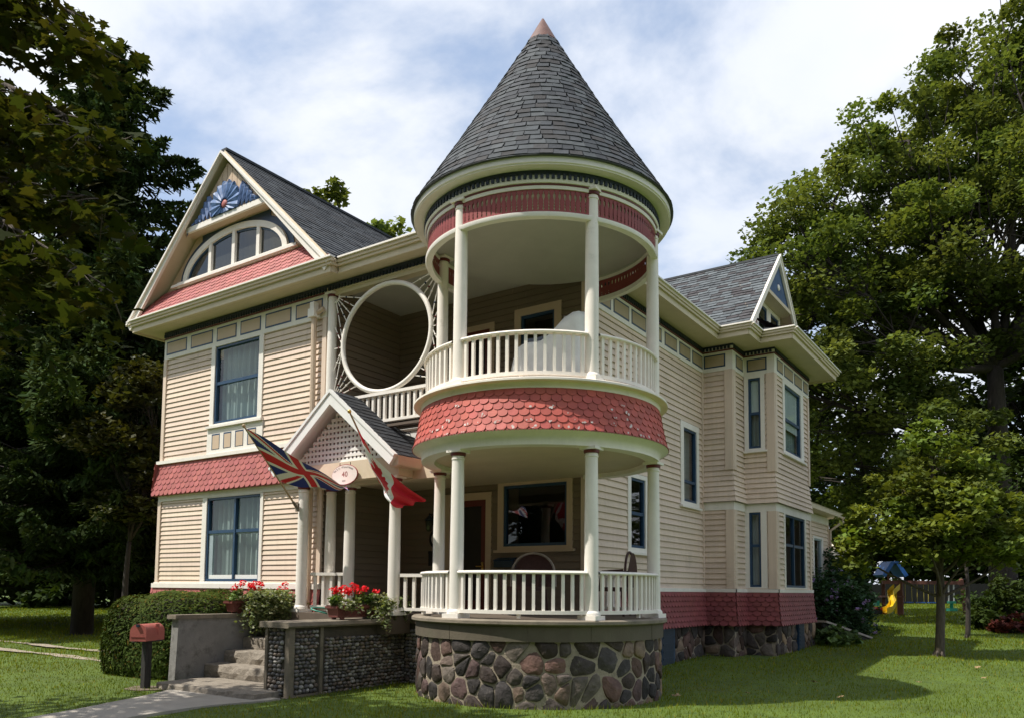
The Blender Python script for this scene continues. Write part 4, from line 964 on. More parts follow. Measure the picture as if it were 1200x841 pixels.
for cx, cz, sx, sz in ((xl, zt2, 1, -1), (xr, zt2, -1, -1), (xl, zb_, 1, 1), (xr, zb_, -1, 1)):
    for dg in (14, 30, 45, 60, 76):
        a = math.atan2(sz*math.sin(rad(dg)), sx*math.cos(rad(dg))); q = on_ell(cx, cz, a)
        if q is None: q = (cx+math.cos(a)*.62, cz+math.sin(a)*.62)
        rod((cx+math.cos(a)*.10, cz+math.sin(a)*.10), q, i); i += 1
    qa = MB(); qa.tube([fsn(cx+sx*.11*math.cos(rad(t)), cz+sz*.11*math.sin(rad(t)), 0) for t in range(0, 91, 10)], .016, 6); qa.build('corner_arc', M['cream'], scr, smooth=True)
for sx, ex in ((-1, SCx-rx), (1, SCx+rx)):
    for dz in (-.38, 0, .38):
        rod((ex+sx*.03, SCz+dz*.12), (ex+sx*.21, SCz+dz), i); i += 1
for key, lst in BD.items():
    for c, A, B in lst: k = MB(); k.ball(c, .019, 8, 5); k.build('bead', M[key if key != 'blue' else 'dentil'], scr, smooth=True)

# ---- entry porch gable -------------------------------------------------------
EX, EZ, EH, EE = -2.2, 4.86, 1.42, 3.70; ea = math.atan2(EZ-EE, EH); ES = math.hypot(EH, EZ-EE)
er = MB(); es = MB(); ev = MB()
for sg in (1, -1):
    foot = Vector((EX+sg*EH, -2.86, EE)); upd = Vector((-sg*math.cos(ea), 0, math.sin(ea))); nr = Vector((sg*math.sin(ea), 0, math.cos(ea)))
    Pe = lambda s, t, o, foot=foot, upd=upd, nr=nr: foot+Vector((0, s, 0))+upd*t+nr*(o+.035)
    Ly = 1.15 if sg == 1 else .63
    roof_shingles(er, Pe, Ly, ES+.02, .13, .24, .010, seed=41+sg, lenf=(lambda t: (0, 1.15 if EE+t*math.sin(ea) < 4.25 else .60)) if sg == 1 else None, cols=[(.62,.64,.68),(.55,.57,.6),(.7,.72,.75),(.5,.5,.52)])
    a, b, c, d = foot, foot+Vector((0, Ly, 0)), foot+Vector((0, .60, 0))+upd*ES, foot+upd*ES
    es.face([a, b, c, d]); es.face([a, b, b+nr*.034, a+nr*.034])
    er.face([p+nr*.034 for p in (a, b, c, d)], (.5,)*3)
    h = .15/math.cos(ea)
    ev.prism([(foot.x+sg*.01, EE-.01), (EX, EZ+.0), (EX, EZ-h), (foot.x+sg*.01-sg*math.sin(ea)*.15, EE-.01-math.cos(ea)*.15)], lambda u, z, n: (u, -2.86-n, z), -.02+(.001 if sg > 0 else 0), .035)
    ev.prism([(foot.x+sg*.01+sg*math.sin(ea)*.045, EE-.01+math.cos(ea)*.045), (EX, EZ+.055), (EX, EZ), (foot.x+sg*.01, EE-.01)], lambda u, z, n: (u, -2.86-n, z), -.02+(.001 if sg > 0 else 0), .055)
ero = er.build('porch_roof', M['roof'], house); ero['label'] = 'small black shingled gable roof over the steps'
es.build('roof_soffit', M['white'], ero); ev.build('verge_board', M['white'], ero)
fy = MB(); fy.bar((EX+EH+.02, -2.84, EE-.06), (EX+EH+.02, -1.9, EE-.06), .06, .14); fy.bar((EX+EH-.07, -2.8, EE-.13), (EX+EH-.07, -1.9, EE-.13), .22, .02); fy.build('eave_fascia', M['soffit'], ero)
lt = MB(); fl_ = F_front(-2.56); lim = lambda u: EZ-.14-abs(u-EX)*(EZ-EE)/EH
sp_ = .088; zl0 = 3.75
for k in range(-14, 15):
    u = EX+k*sp_; zt = lim(u)
    if zt > zl0+.02: lt.fbox(fl_, u-.024, u+.024, zl0, zt, 0, .010)
k = 0
while True:
    z = zl0+.03+k*sp_; hw = (EZ-.14-z)*EH/(EZ-EE)
    if hw < .05: break
    lt.fbox(fl_, EX-hw, EX+hw, z-.024, z+.024, .0105, .020); k += 1
lt.build('lattice', M['white'], house)
lkb = MB(); lkb.prism([(EX-1.1, zl0), (EX+1.1, zl0), (EX, lim(EX))], fl_, -.14, -.12); lkb.build('lattice_backing', M['maroon'], house)
# ================================================================== GROUND
def warp(n, lo, hi, c, tight):
    t = np.linspace(-1, 1, n); s = np.sinh(t*tight)/math.sinh(tight)
    return np.where(s < 0, c+(c-lo)*s, c+(hi-c)*s)
gx = warp(150, -600, 600, 0, 5.2); gy = warp(150, -300, 900, -3, 5.2)
GXX, GYY = np.meshgrid(gx, gy); GZZ = g(GXX, GYY) + .02*np.sin(GXX*.9)*np.sin(GYY*.7)*(np.hypot(GXX, GYY) > 6)
mg = MB(); mg.v = [tuple(p) for p in np.stack([GXX.ravel(), GYY.ravel(), GZZ.ravel()], 1)]
W_ = len(gx)
for j in range(len(gy)-1):
    for i in range(W_-1): a = j*W_+i; mg.f.append((a, a+1, a+W_+1, a+W_)); mg.c.append((1, 1, 1))
m = mat('lawn_soil', (.080, .122, .014), .9, var=.25, vscale=.8, bump=.6, bscale=30, dirt=(.09, .085, .03), dirt_t=(.60, .80), dscale=.5, fleck=((.035, .065, .012), (.5, .75), 5.))
gro = mg.build('ground', m, None, smooth='all', origin=(0, 0, 0)); tag(gro, kind='structure')
# concrete walk to the steps
walkL = [(-3.30, -4.62), (-2.75, -5.6), (-2.45, -6.5), (-2.25, -7.6), (-2.1, -9.2), (-2.0, -14)]
walkR = [(-1.10, -4.87), (-1.33, -5.45), (-1.37, -6.0), (-1.33, -6.6), (-.95, -7.7), (-.7, -9.2), (-.5, -14)]
def lerp_path(P, y):
    for (x0, y0), (x1, y1) in zip(P[:-1], P[1:]):
        if y <= y0 and y >= y1: return x0+(x1-x0)*(y-y0)/(y1-y0) if y0 != y1 else x0
    return P[0][0] if y > P[0][1] else P[-1][0]
wk = MB(); ys = [-4.62-k*.25 for k in range(38)]
prev = None
for y in ys:
    a = lerp_path(walkL, y); b = lerp_path(walkR, min(y, -4.87)); row = [(a+(b-a)*k/6, y, gz(a+(b-a)*k/6, y)+.025) for k in range(7)]
    if prev:
        for k in range(6): wk.face([prev[k], prev[k+1], row[k+1], row[k]])
        for k in (0, 6): wk.face([prev[k], row[k], (row[k][0], row[k][1], row[k][2]-.12), (prev[k][0], prev[k][1], prev[k][2]-.12)])
    prev = row
tag(wk.build('walkway', M['walk'], None, origin=(0, 0, 0)), kind='structure')
# thin two-track drive on the left lawn
tk = MB()
for off in (0., -1.35):
    prev = None
    for k in range(60):
        x = -7.0-k*.45; y = -2.05-1.0*0+off*.8-.06*(x+9.4)*.3 + .05*math.sin(x*1.7); w = .13+.05*math.sin(x*2.3+off)+.03*math.sin(x*7)
        row = [(x, y-w, gz(x, y)+.022), (x, y+w, gz(x, y)+.022)]
        if prev: tk.face([prev[0], prev[1], row[1], row[0]])
        prev = row
tag(tk.build('drive_track', mat('gravel_track', (.32, .27, .20), .9, var=.25, vscale=6, bump=.3), None, origin=(0, 0, 0)), kind='structure')
# grass blades
cam_xy = np.array([7.40, -11.69]); fwd = np.array([-.5634, .8262]); rgt = np.array([.8262, .5634])
def in_walk(x, y):
    a = np.interp(-y, [-p[1] for p in walkL], [p[0] for p in walkL]); b = np.interp(-y, [-p[1] for p in walkR], [p[0] for p in walkR])
    return (y < -4.55) & (x > a-.02) & (x < b+.02)
def blocked(x, y):
    h = (x > -8.0) & (x < 1.17) & (y > -2.3) & (y < 8.2)
    h |= (x > 1) & (x < 2.5) & (y > Y1) & (y < 8.6); h |= (np.hypot(x-1.34, y+2.11) < 1.70); h |= (x > -3.98) & (x < -1.13) & (y > -4.9) & (y < -2)
    h |= (np.abs(y+2.15-.0-.0*x) < .10) & (x < -6.8) & False
    return h | in_walk(x, y)
N = 460000
d = 4.0 + (46-4.0)*RNG.random(N)**1.75; lat = (RNG.random(N)*2.1-1.05)*(d+2.5)
px = cam_xy[0]+fwd[0]*d+rgt[0]*lat; py = cam_xy[1]+fwd[1]*d+rgt[1]*lat
ok = ~blocked(px, py); px, py, d = px[ok], py[ok], d[ok]; n = len(px)
pz = g(px, py) + .02*np.sin(px*.9)*np.sin(py*.7)*(np.hypot(px, py) > 6)
edge = np.minimum(np.abs(np.hypot(px-1.34, py+2.11)-1.72), np.where((py > -.4) & (py < 9), np.abs(px-np.where(py > 5.5, 2.55, 1.22)), 9)); edge = np.minimum(edge, np.where((px > -1.3) & (px < -.9) & (py > -4.6) & (py < -2), np.abs(px+1.12), 9))
ragged = 1+1.3*np.clip(1-edge/.16, 0, 1)*RNG.random(len(px))
hgt = ragged*(.025+.036*RNG.random(n)**2)*(.8+.5*(np.sin(px*1.3)*np.sin(py*1.1+1)+.5)*.6)*np.clip(d/14, .9, 1.8); wid = .006*np.clip(d/10, 1, 4.5)*(.7+.6*RNG.random(n)); az = RNG.random(n)*2*PI; lean = .7*RNG.random(n)
ca, sa_ = np.cos(az), np.sin(az)
b0 = np.stack([px-ca*wid, py-sa_*wid, pz-.01], 1); b1 = np.stack([px+ca*wid, py+sa_*wid, pz-.01], 1)
la = RNG.random(n)*2*PI; tipp = np.stack([px+np.cos(la)*lean*hgt, py+np.sin(la)*lean*hgt, pz+hgt], 1)
V = np.stack([b0, b1, tipp], 1).reshape(-1, 3)
me = bpy.data.meshes.new('grass'); me.vertices.add(len(V)); me.vertices.foreach_set('co', V.ravel().astype(np.float32))
me.loops.add(len(V)); me.loops.foreach_set('vertex_index', np.arange(len(V), dtype=np.int32)); me.polygons.add(n)
me.polygons.foreach_set('loop_start', np.arange(0, 3*n, 3, dtype=np.int32)); me.polygons.foreach_set('loop_total', np.full(n, 3, np.int32)); me.update(calc_edges=True)
patch = .5+.5*np.sin(px*.7+2*np.sin(py*.35))*np.sin(py*.6+1.3); q = .70+.6*RNG.random(n)
cg = np.stack([q*(1+.35*patch*RNG.random(n)), q*(1+.05*patch), q*(.9+.2*RNG.random(n))], 1); dry = RNG.random(n) < .05; cg[dry] *= (2.1, 1.35, 2.2)
c4 = np.ones((n, 4)); c4[:, :3] = cg
at = me.color_attributes.new('Col', 'FLOAT_COLOR', 'CORNER'); at.data.foreach_set('color', np.repeat(c4, 3, axis=0).ravel().astype(np.float32))
me.materials.append(leaf_mat('grass_blade', (.150, .205, .018), .42, .7, .12)); go = bpy.data.objects.new('grass', me); COL.objects.link(go); tag(go, 'short green lawn grass around the house', 'grass', kind='stuff')

# ================================================================== STEPS AND WALLS
stp = empty('stone_steps', (-2.6, -4.2, .2), 'worn granite steps rising to the porch between stucco and pebble walls', 'steps')
def rough_slab(mb, x0, x1, y0, y1, z0, z1, seed):
    rn = random.Random(seed); n = int((x1-x0)/.12); prof = [(y0+.0, z0), (y0-.01, z0+(z1-z0)*.5), (y0+.006, z1-.02), (y0+.025, z1), (y1, z1)]
    rows = []
    for i in range(n+1):
        x = x0+(x1-x0)*i/n; rows.append([mb.vert((x, y+(rn.uniform(-.018, .014) if k < 4 else 0), z+(rn.uniform(-.010, .008) if 0 < k < 4 else 0))) for k, (y, z) in enumerate(prof)])
    for a, b in zip(rows[:-1], rows[1:]):
        for k in range(len(prof)-1): mb.facei((a[k], b[k], b[k+1], a[k+1]))
    for r_ in (rows[0], rows[-1]):
        x = mb.v[r_[0]][0]; e = mb.vert((x, y1, z0)); mb.facei(r_+[e])
s = MB(); rough_slab(s, -3.50, -1.30, -4.90, -4.0, .06, .30, 1); s.build('step', M['step'], stp)
for k in range(5):
    s = MB(); rough_slab(s, -3.68, -1.60, -3.98+.35*k, -3.98+.35*k+.62, .28+.194*k, .30+.194*(k+1), 10+k); s.build('step', M['step'], stp)
ch = MB()
prof = [(-4.48, -.1), (-4.46, 1.20), (-4.50, 1.20), (-4.50, 1.255), (-2.35, 1.255), (-2.35, -.1)]
ch.prism([(-4.50, -.1), (-4.46, 1.2), (-2.35, 1.2), (-2.35, -.1)], lambda u, z, n: (n, u, z), -3.86, -3.69)
chk = ch.build('stair_wall', M['stucco'], None, origin=(-3.8, -3.4, .2)); tag(chk, 'low stained grey stucco wall left of the stone steps', 'wall')
c2 = MB(); c2.box((-3.89, -4.53, 1.2), (-3.66, -2.35, 1.262)); c2.build('coping', M['concrete'], chk)
WXO, WXI, WYA, WYB = -1.17, -1.62, -4.45, -1.98
w = MB(); w.box((WXI, WYA, -.1), (WXO, WYB, 1.15)); 
pw = w.build('pebble_wall', M["pebble_mortar"], None, origin=(-1.4, -3.1, .2)); tag(pw, 'concrete porch wall faced with rows of rounded pebbles', 'wall')
c2 = MB(); c2.prism([(WXI-.06, 1.15), (WXO+.08, 1.15), (WXO+.10, 1.175), (WXO+.08, 1.225), (WXI-.06, 1.23)], lambda u, z, n: (u, n, z), WYA-.09, WYB-.02); c2.build('coping', M['concrete'], pw)
fr_ = F_right(WXO); ffr = F_front(WYA)
c3 = MB()
for a, b in ((WYA-.022, WYA+.075), (WYA+.53, WYA+.585)): c3.fbox(fr_, a, b, .1, 1.149, -.01, .035)
c3.fbox(fr_, WYA-.02, WYA+.64, -.05, .24, -.01, .06); c3.fbox(ffr, WXI, WXI+.05, .1, 1.149, -.01, .034); c3.fbox(ffr, WXI+.0, WXO+.05, -.05, .22, -.01, .055); c3.fbox(ffr, WXO-.05, WXO-.001, .1, 1.149, -.01, .0215)
c3.build('concrete_post', M['concrete'], pw)
def pebbles(mb, fr, u0, u1, z0, z1, seed):
    rn = random.Random(seed); z = z0; k = 0
    while z < z1:
        h = rn.uniform(.044, .062); u = u0+rn.uniform(0, .03)
        while u < u1-.02:
            wd = rn.uniform(.050, .10); 
            if u+wd > u1+.015: break
            b = rn.choice([(.16,.15,.14),(.22,.20,.18),(.10,.095,.09),(.30,.28,.25),(.17,.13,.10),(.13,.12,.12),(.24,.19,.15),(.36,.34,.31)]); q = rn.uniform(.75, 1.2); b = tuple(x*q for x in b)
            r0 = fr(u+wd/2, z+h/2+rn.uniform(-.008, .008), .006); a = rn.uniform(-.35, .35)
            U = Vector(fr(1, 0, 0))-Vector(fr(0, 0, 0)); Z_ = Vector((0, 0, 1)); Nn = Vector(fr(0, 0, 1))-Vector(fr(0, 0, 0))
            mb.ball(r0, (wd*.54, h*.56, .034), 7, 5, b, axes=(U*math.cos(a)+Z_*math.sin(a), Z_*math.cos(a)-U*math.sin(a), Nn)); u += wd*rn.uniform(1.0, 1.16)
        z += h*1.02; k += 1
pe = MB(); pebbles(pe, fr_, WYA+.085, WYA+.52, .25, 1.10, 2); pebbles(pe, fr_, WYA+.62, WYB+.02, .20, .955, 3); pebbles(pe, F_front(-2.16), -1.13, -.36, .14, 1.02, 9); pebbles(pe, ffr, WXI+.055, WXO-.055, .23, 1.11, 4)
pe.build('pebble_facing', M['pebble'], pw, smooth='all')
# garden hose loop on the landing
hz = MB(); hz.tube([(-2.05+.16*math.cos(t), -3.05+.20*math.sin(t), 1.285+.10*math.sin(t*.5)) for t in np.linspace(0, 6.0, 24)], .013, 6)
tag(hz.build('garden_hose', M['hose'], None, smooth='all', origin=(-1.4, -3.4, 1.25)), 'coiled green garden hose lying on the pebble wall coping', 'hose')

# ================================================================== MAILBOX
MBX, MBY = -3.62, -5.0; zg = gz(MBX, MBY)
mb_ = empty('mailbox', (MBX, MBY, zg), 'brick red arched mailbox on a dark wooden post beside the hedge', 'mailbox')
p = MB(); p.box((MBX-.05, MBY-.05, zg-.1), (MBX+.05, MBY+.05, .90)); p.box((MBX-.07, MBY-.2, .885), (MBX+.07, MBY+.2, .905)); p.build('post', M['post_wood'], mb_)
ax = Vector((.50, -.866, 0)).normalized(); sd = Vector((ax.y*-1, ax.x, 0)); 
def mfr(u, z, n): q = Vector((MBX, MBY, .905))+sd*u+ax*n; return (q.x, q.y, z+.905)
prof = [(-.115, 0), (.115, 0), (.115, .13)]+[(.115*math.cos(t), .13+.115*math.sin(t)) for t in np.linspace(0, PI, 12)[1:-1]]+[(-.115, .13)]
p = MB(); p.prism(prof, mfr, -.27, .235); bx = p.build('body', M['mailbox'], mb_, smooth=True)
p = MB(); p.prism([(a*1.05, b*1.02) for a, b in prof], mfr, .225, .262); dd_ = p.build('door', M['mailbox'], mb_, smooth=True)
p = MB(); p.fbox(mfr, -.022, .022, .205, .245, .262, .285); p.build('latch', M['navy'], mb_)
p = MB(); p.fbox(mfr, -.105, .105, .055, .06, .262, .268); p.build('door_lip', M['maroon'], dd_)
p = MB(); p.fbox(mfr, .118, .124, .08, .24, -.10, -.07); p.fbox(mfr, .118, .124, .19, .24, -.07, .0); p.build('signal_flag', M['mailbox'], mb_)
br = MB(); br.face([(MBX+math.cos(t)*.34*(1+.2*math.sin(3*t)), MBY+math.sin(t)*.26, zg+.012) for t in np.linspace(0, 2*PI, 18)[:-1]])
tag(br.build('bare_soil', mat('bare_earth', (.16, .125, .085), .95, var=.3, vscale=9, bump=.4), None, origin=(MBX, MBY, zg)), kind='structure')

# ================================================================== LEAVES AND TREES
def rand_unit(n):
    v = RNG.normal(size=(n, 3)); return v/np.linalg.norm(v, axis=1)[:, None]
LEAF4 = np.array([[0, 0], [.42, .34], [1, 0], [.42, -.34]])
def leaf_mesh(name, centers, size, material, parent, normals=None, up_bias=.6, droop=.3, cols=None, shape=LEAF4, jitter=.25, axis=None):
    n = len(centers); nr = rand_unit(n); nr[:, 2] = np.abs(nr[:, 2])+up_bias
    if normals is not None: nr = nr*.6 + normals*.9
    nr /= np.linalg.norm(nr, axis=1)[:, None]
    a = rand_unit(n); a[:, 2] -= droop
    if axis is not None: a = axis.copy()
    a -= nr*(a*nr).sum(1)[:, None]; a /= np.linalg.norm(a, axis=1)[:, None]+1e-9
    b = np.cross(nr, a); s = (size*(1+jitter*RNG.normal(size=n))).clip(size*.45, size*1.8)[:, None]
    k = len(shape); P = np.zeros((n, k, 3))
    for j, (u, v) in enumerate(shape): P[:, j] = centers + a*s*(u-.5) + b*s*v + nr*s*(-.10*abs(v)*2)
    V = P.reshape(-1, 3)
    org = Vector((0, 0, 0)); p = parent
    while p is not None: org = org+p.location; p = p.parent
    V = V-np.array(org)
    me = bpy.data.meshes.new(name); me.vertices.add(n*k); me.vertices.foreach_set('co', V.ravel().astype(np.float32))
    me.loops.add(n*k); me.loops.foreach_set('vertex_index', np.arange(n*k, dtype=np.int32)); me.polygons.add(n)
    me.polygons.foreach_set('loop_start', np.arange(0, n*k, k, dtype=np.int32)); me.polygons.foreach_set('loop_total', np.full(n, k, np.int32)); me.update(calc_edges=True)
    if cols is None: cols = np.ones((n, 3))
    c4 = np.ones((n, 4)); c4[:, :3] = cols
    at = me.color_attributes.new('Col', 'FLOAT_COLOR', 'CORNER'); at.data.foreach_set('color', np.repeat(c4, k, axis=0).ravel().astype(np.float32))
    me.materials.append(material); o = bpy.data.objects.new(name, me); COL.objects.link(o)
    if parent is not None: o.parent = parent
    return o
def clump_pts(centers, radii, per, flat=.7):
    """leaf positions scattered through clumps, denser to the shell"""
    C = np.repeat(centers, per, axis=0); R = np.repeat(radii, per)[:, None]; u = rand_unit(len(C)); r = (RNG.random(len(C))**.45)[:, None]
    u[:, 2] *= flat; return C+u*r*R
def tone(n_cl, per, lo=.7, hi=1.35, warm=.2):
    q = lo+(hi-lo)*RNG.random(n_cl); w = 1+warm*(RNG.random(n_cl)-.4); c = np.stack([q*w, q, q*(.85+.3*RNG.random(n_cl))], 1)
    c = np.repeat(c, per, axis=0); j = .8+.4*RNG.random(len(c)); return c*j[:, None]
def limb(mb, p, q, r0, r1, rn, n=7, sag=.0, wob=.06, seg=7):
    p, q = Vector(p), Vector(q); L = (q-p).length; pts = []; rs = []
    ox, oy, oz = rn.uniform(-1, 1), rn.uniform(-1, 1), rn.uniform(-1, 1)
    for k in range(n+1):
        t = k/n; c = p.lerp(q, t); w = math.sin(PI*t)*L*wob
        pts.append(c+Vector((ox*w, oy*w, oz*w*.6+sag*math.sin(PI*t)*L))); rs.append(r0+(r1-r0)*t)
    mb.tube(pts, rs, seg); return pts
def broadleaf(name, loc, label, cat, h, blobs, leaf, per, clump_n, clump_r, lm, bark, trunk_r, seed, trunk_top=None, group=None, lean=(0, 0), gap=.0, flat=.7, forks=3, tonek=(.7, 1.35, .2), low=None):
    """blobs: (dx, dy, z, rx, ry, rz) relative to loc; clumps sit through their outer volume; every clump is reached by a twig"""
    global RNG
    rn = random.Random(seed); RNG = np.random.default_rng(seed)
    t = empty(name, loc, label, cat, group); L0 = Vector(loc)
    tot = sum(b[3]*b[4]+b[3]*b[5] for b in blobs); cs = []; owner = []
    for bi, b in enumerate(blobs):
        k = max(2, int(clump_n*(b[3]*b[4]+b[3]*b[5])/tot)); u = rand_unit(k); r = (.35+.65*RNG.random(k)**.5)
        c = np.stack([b[0]+u[:, 0]*b[3]*r, b[1]+u[:, 1]*b[4]*r, b[2]+u[:, 2]*b[5]*r], 1); cs.append(c); owner += [bi]*k
    cs = np.concatenate(cs)+np.array(loc); owner = np.array(owner)
    if gap: keep = RNG.random(len(cs)) > gap; cs, owner = cs[keep], owner[keep]
    rad_ = clump_r*(.6+.8*RNG.random(len(cs)))
    pts = clump_pts(cs, rad_, per, flat)
    leaf_mesh('crown', pts, leaf, lm, t, cols=tone(len(cs), per, *tonek), droop=.5)
    tb_ = MB(); tz = trunk_top or h*.45
    top = L0+Vector((lean[0], lean[1], tz)); tp = limb(tb_, L0-Vector((0, 0, .15)), top, trunk_r*1.15, trunk_r*.6, rn, 8, wob=.02, seg=10)
    for k in range(6):
        a = 2*PI*k/6+.3; tb_.tube([L0+Vector((math.cos(a)*trunk_r*1.9, math.sin(a)*trunk_r*1.9, -.12)), L0+Vector((math.cos(a)*trunk_r*.75, math.sin(a)*trunk_r*.75, trunk_r*1.6))], [trunk_r*.4, trunk_r*.3], 6)
    for bi, b in enumerate(blobs):
        c = L0+Vector((b[0], b[1], b[2])); f = rn.uniform(.55, 1.0); st_ = tp[-1] if b[2] > tz else tp[max(2, int(len(tp)*min(.95, (b[2]*.75)/tz)))-1]
        main = limb(tb_, st_, c, trunk_r*.42, trunk_r*.13, rn, 7, sag=-.05, wob=.09)
        ids = np.where(owner == bi)[0]; rn.shuffle(list(ids))
        for i in ids[::max(1, len(ids)//40)]:
            limb(tb_, main[rn.randint(3, 7)], cs[i], trunk_r*.10, trunk_r*.025, rn, 4, wob=.10, seg=5)
    tb_.build('trunk', bark, t, smooth='all'); return t
def spruce(loc, h, rbase, label, seed, z_low=.1, n_wh=34, lm='needle', dens=1.0, group='spruces on the left of the house'):
    global RNG
    rn = random.Random(seed); RNG = np.random.default_rng(seed); t = empty('spruce_tree', loc, label, 'tree', group); L0 = np.array(loc)
    tb_ = MB(); tb_.tube([Vector(loc)+Vector((0, 0, -.2)), Vector(loc)+Vector((.05, .05, h*.5)), Vector(loc)+Vector((0, 0, h*.99))], [rbase*.052, rbase*.035, .02], 10)
    P, AX, Ccol = [], [], []
    for w in range(n_wh):
        f = z_low+(1-z_low)*(w/n_wh)**.95; z = h*f; R = rbase*min(.78, (1-f)**.62)*rn.uniform(.68, 1.14)+.12; nb = max(4, int(7-3*f)); a0 = rn.uniform(0, 6.28)
        for k in range(nb):
            a = a0+2*PI*k/nb+rn.uniform(-.3, .3); Lb = R*rn.uniform(.65, 1.18); dirv = np.array([math.cos(a), math.sin(a), 0]); side = np.array([-dirv[1], dirv[0], 0])
            n = max(5, int(Lb/.15)); tt = np.linspace(0, 1, n); zz = z-.26*Lb*np.sin(tt*1.6)*(1-.4*f)+.24*Lb*tt**3*(1-.3*f)
            base = L0+dirv*(tt*Lb)[:, None]+np.stack([0*tt, 0*tt, zz], 1)
            tb_.tube([Vector(base[i]) for i in (0, n//2, n-1)], [.045*Lb/rbase+.012, .025, .008], 4, cap=False)
            m = int(22*dens); q = rn.uniform(.6, 1.3)
            for i in range(1, n):
                spread = .42*Lb*(1-tt[i])*(.3+tt[i])+.10
                s = RNG.uniform(-1, 1, m)*spread; hang = RNG.random(m) < .42
                pts = base[i]+side*s[:, None]-dirv*(.30*np.abs(s)-RNG.uniform(-.1, .15, m))[:, None]; pts[:, 2] -= .16*np.abs(s)+.04*RNG.random(m)+hang*RNG.random(m)*(.10+.16*min(1, Lb/3))
                ax = dirv*.75+side*(np.sign(s)*.65)[:, None]+RNG.normal(size=(m, 3))*.22; ax[:, 2] -= .25; ax[hang] = ax[hang]*.35+np.array([0, 0, -1.0])
                P.append(pts); AX.append(ax); cc = np.full((m, 3), q); cc[:, 0] *= rn.uniform(.9, 1.2); cc *= (.7+.6*RNG.random((m, 1))); cc[~hang] *= 1.15; Ccol.append(cc)
    P = np.concatenate(P); Ccol = np.concatenate(Ccol); AX = np.concatenate(AX)
    SH = np.array([[0, .03], [.25, .12], [.8, .09], [1, 0], [.8, -.09], [.25, -.12], [0, -.03]])
    leaf_mesh('crown', P, .30, M[lm], t, cols=Ccol, shape=SH, up_bias=.5, axis=AX)
    tb_.build('trunk', M['bark_dark'], t, smooth='all'); return t
CAMP = Vector((7.40, -11.69, 1.7)); FW = Vector((-.5634, .8262, 0)); RT = Vector((.8262, .5634, 0))
def site(lat, D):  # lateral offsets worked out beforehand from image pixels at assumed depths
    q = CAMP + RT*lat + FW*D; return (q.x, q.y, gz(q.x, q.y))
def rel(lat, dep): q = RT*lat+FW*dep; return (q.x, q.y)
def blobs(*L): return [(*rel(a, b), z, r, r2, r3) for a, b, z, r, r2, r3 in L]

# ---- trees right of the house
loc = site(17.0, 27.5)
broadleaf('walnut_tree', loc, 'tallest broad green tree towering right of the house', 'tree', 23, blobs((0,1.5,13,4,3,4), (3,1.5,19,3.4,3,3), (-6.6,-.5,12.6,2.2,2.2,2.0), (-5.4,.5,15.2,1.9,1.9,1.6), (-4.5,-1,9.6,2.8,2.6,2.2), (-2.6,.5,17.6,2.6,2.4,2.2), (-1.2,-1.5,13.4,3.2,3.,2.7), (.8,.5,20.3,2.7,2.6,2.3), (3.0,0,22.6,2.8,2.8,2.3), (2.6,-1,17.0,3.4,3.,2.8), (-2.5,-1,6.4,2.4,2.4,1.9), (2.,-1.5,10.4,3.,2.8,2.3), (-6.8,.5,8.2,1.9,1.9,1.8), (-5.6,1.5,11.5,2.2,2,2.6), (-3.5,2,12.5,3,2.4,3), (-.5,2,16.5,3,2.6,2.6), (-4.6,2,5.8,2.4,2.2,2.0), (6,0,14,3.4,3,4), (4.5,-1,7,3,3,2.3)),
          .18, 250, 740, .74, M['leaf_walnut'], M['bark_dark'], .42, 101, trunk_top=9.0, gap=.0, flat=.65, tonek=(.65, 1.4, .2), group='trees on the right of the house')
loc = site(12.6, 36); broadleaf('maple_tree', loc, 'dark leafy tree behind the side gable and play set', 'tree', 15, blobs((-1,0,12,3,3,2.6), (-2.8,-1,8.5,2.6,2.4,2.6), (1.6,0,9,3,3,3), (0,-1,5.6,3.4,3,2.2), (3,0,13,2.6,2.6,2.4), (-3.4,0,5,1.6,1.6,1.6)), .30, 140, 130, .95, M['leaf_dark'], M['bark_dark'], .30, 102, trunk_top=4.5, group='trees on the right of the house')
loc = site(24, 33); broadleaf('maple_tree', loc, 'dark shady tree at the right edge over the shrubs', 'tree', 13, blobs((-3,0,9,3.2,3,3), (-4.5,-1,5.6,2.6,2.6,2.2), (0,0,11,3.2,3,3), (-1,-1,5,3,3,2)), .30, 140, 120, 1.0, M['leaf_dark'], M['bark_dark'], .34, 103, trunk_top=5, group='trees on the right of the house')
YT = (5.37, 7.13, gz(5.37, 7.13))
broadleaf('young_tree', YT, 'young slender tree with drooping leaves on the right lawn', 'tree', 5, blobs((0,0,4.15,.65,.6,.75), (-.7,-.1,3.5,.70,.7,.62), (.75,.1,3.6,.75,.7,.7), (0,-.4,3.1,.85,.7,.7), (-1.2,.1,2.75,.72,.7,.52), (1.3,0,2.9,.74,.8,.60), (.3,.3,2.6,.8,.8,.5), (-.15,.1,4.9,.25,.25,.45), (.75,-.5,2.35,.75,.6,.48), (-.55,-.6,2.45,.75,.7,.48), (1.75,.1,2.3,.5,.5,.42), (-1.75,.1,2.2,.42,.5,.36), (.2,-.9,2.8,.6,.5,.5)), .135, 95, 210, .33, M['leaf_young'], M['bark'], .085, 104, trunk_top=3.5, flat=.6, tonek=(.65, 1.5, .25))
SP = (5.42, 13.2, gz(5.42, 13.2))
broadleaf('sapling', SP, 'thin dark-stemmed sapling beyond the young lawn tree', 'tree', 4.5, blobs((0,0,4.2,.9,.9,.8), (.8,.2,3.4,.8,.8,.6), (-.7,0,3.4,.7,.7,.6), (1.5,0,4,.8,.8,.7)), .19, 40, 70, .4, M['leaf_dark'], M['bark_dark'], .06, 105, trunk_top=2.6)
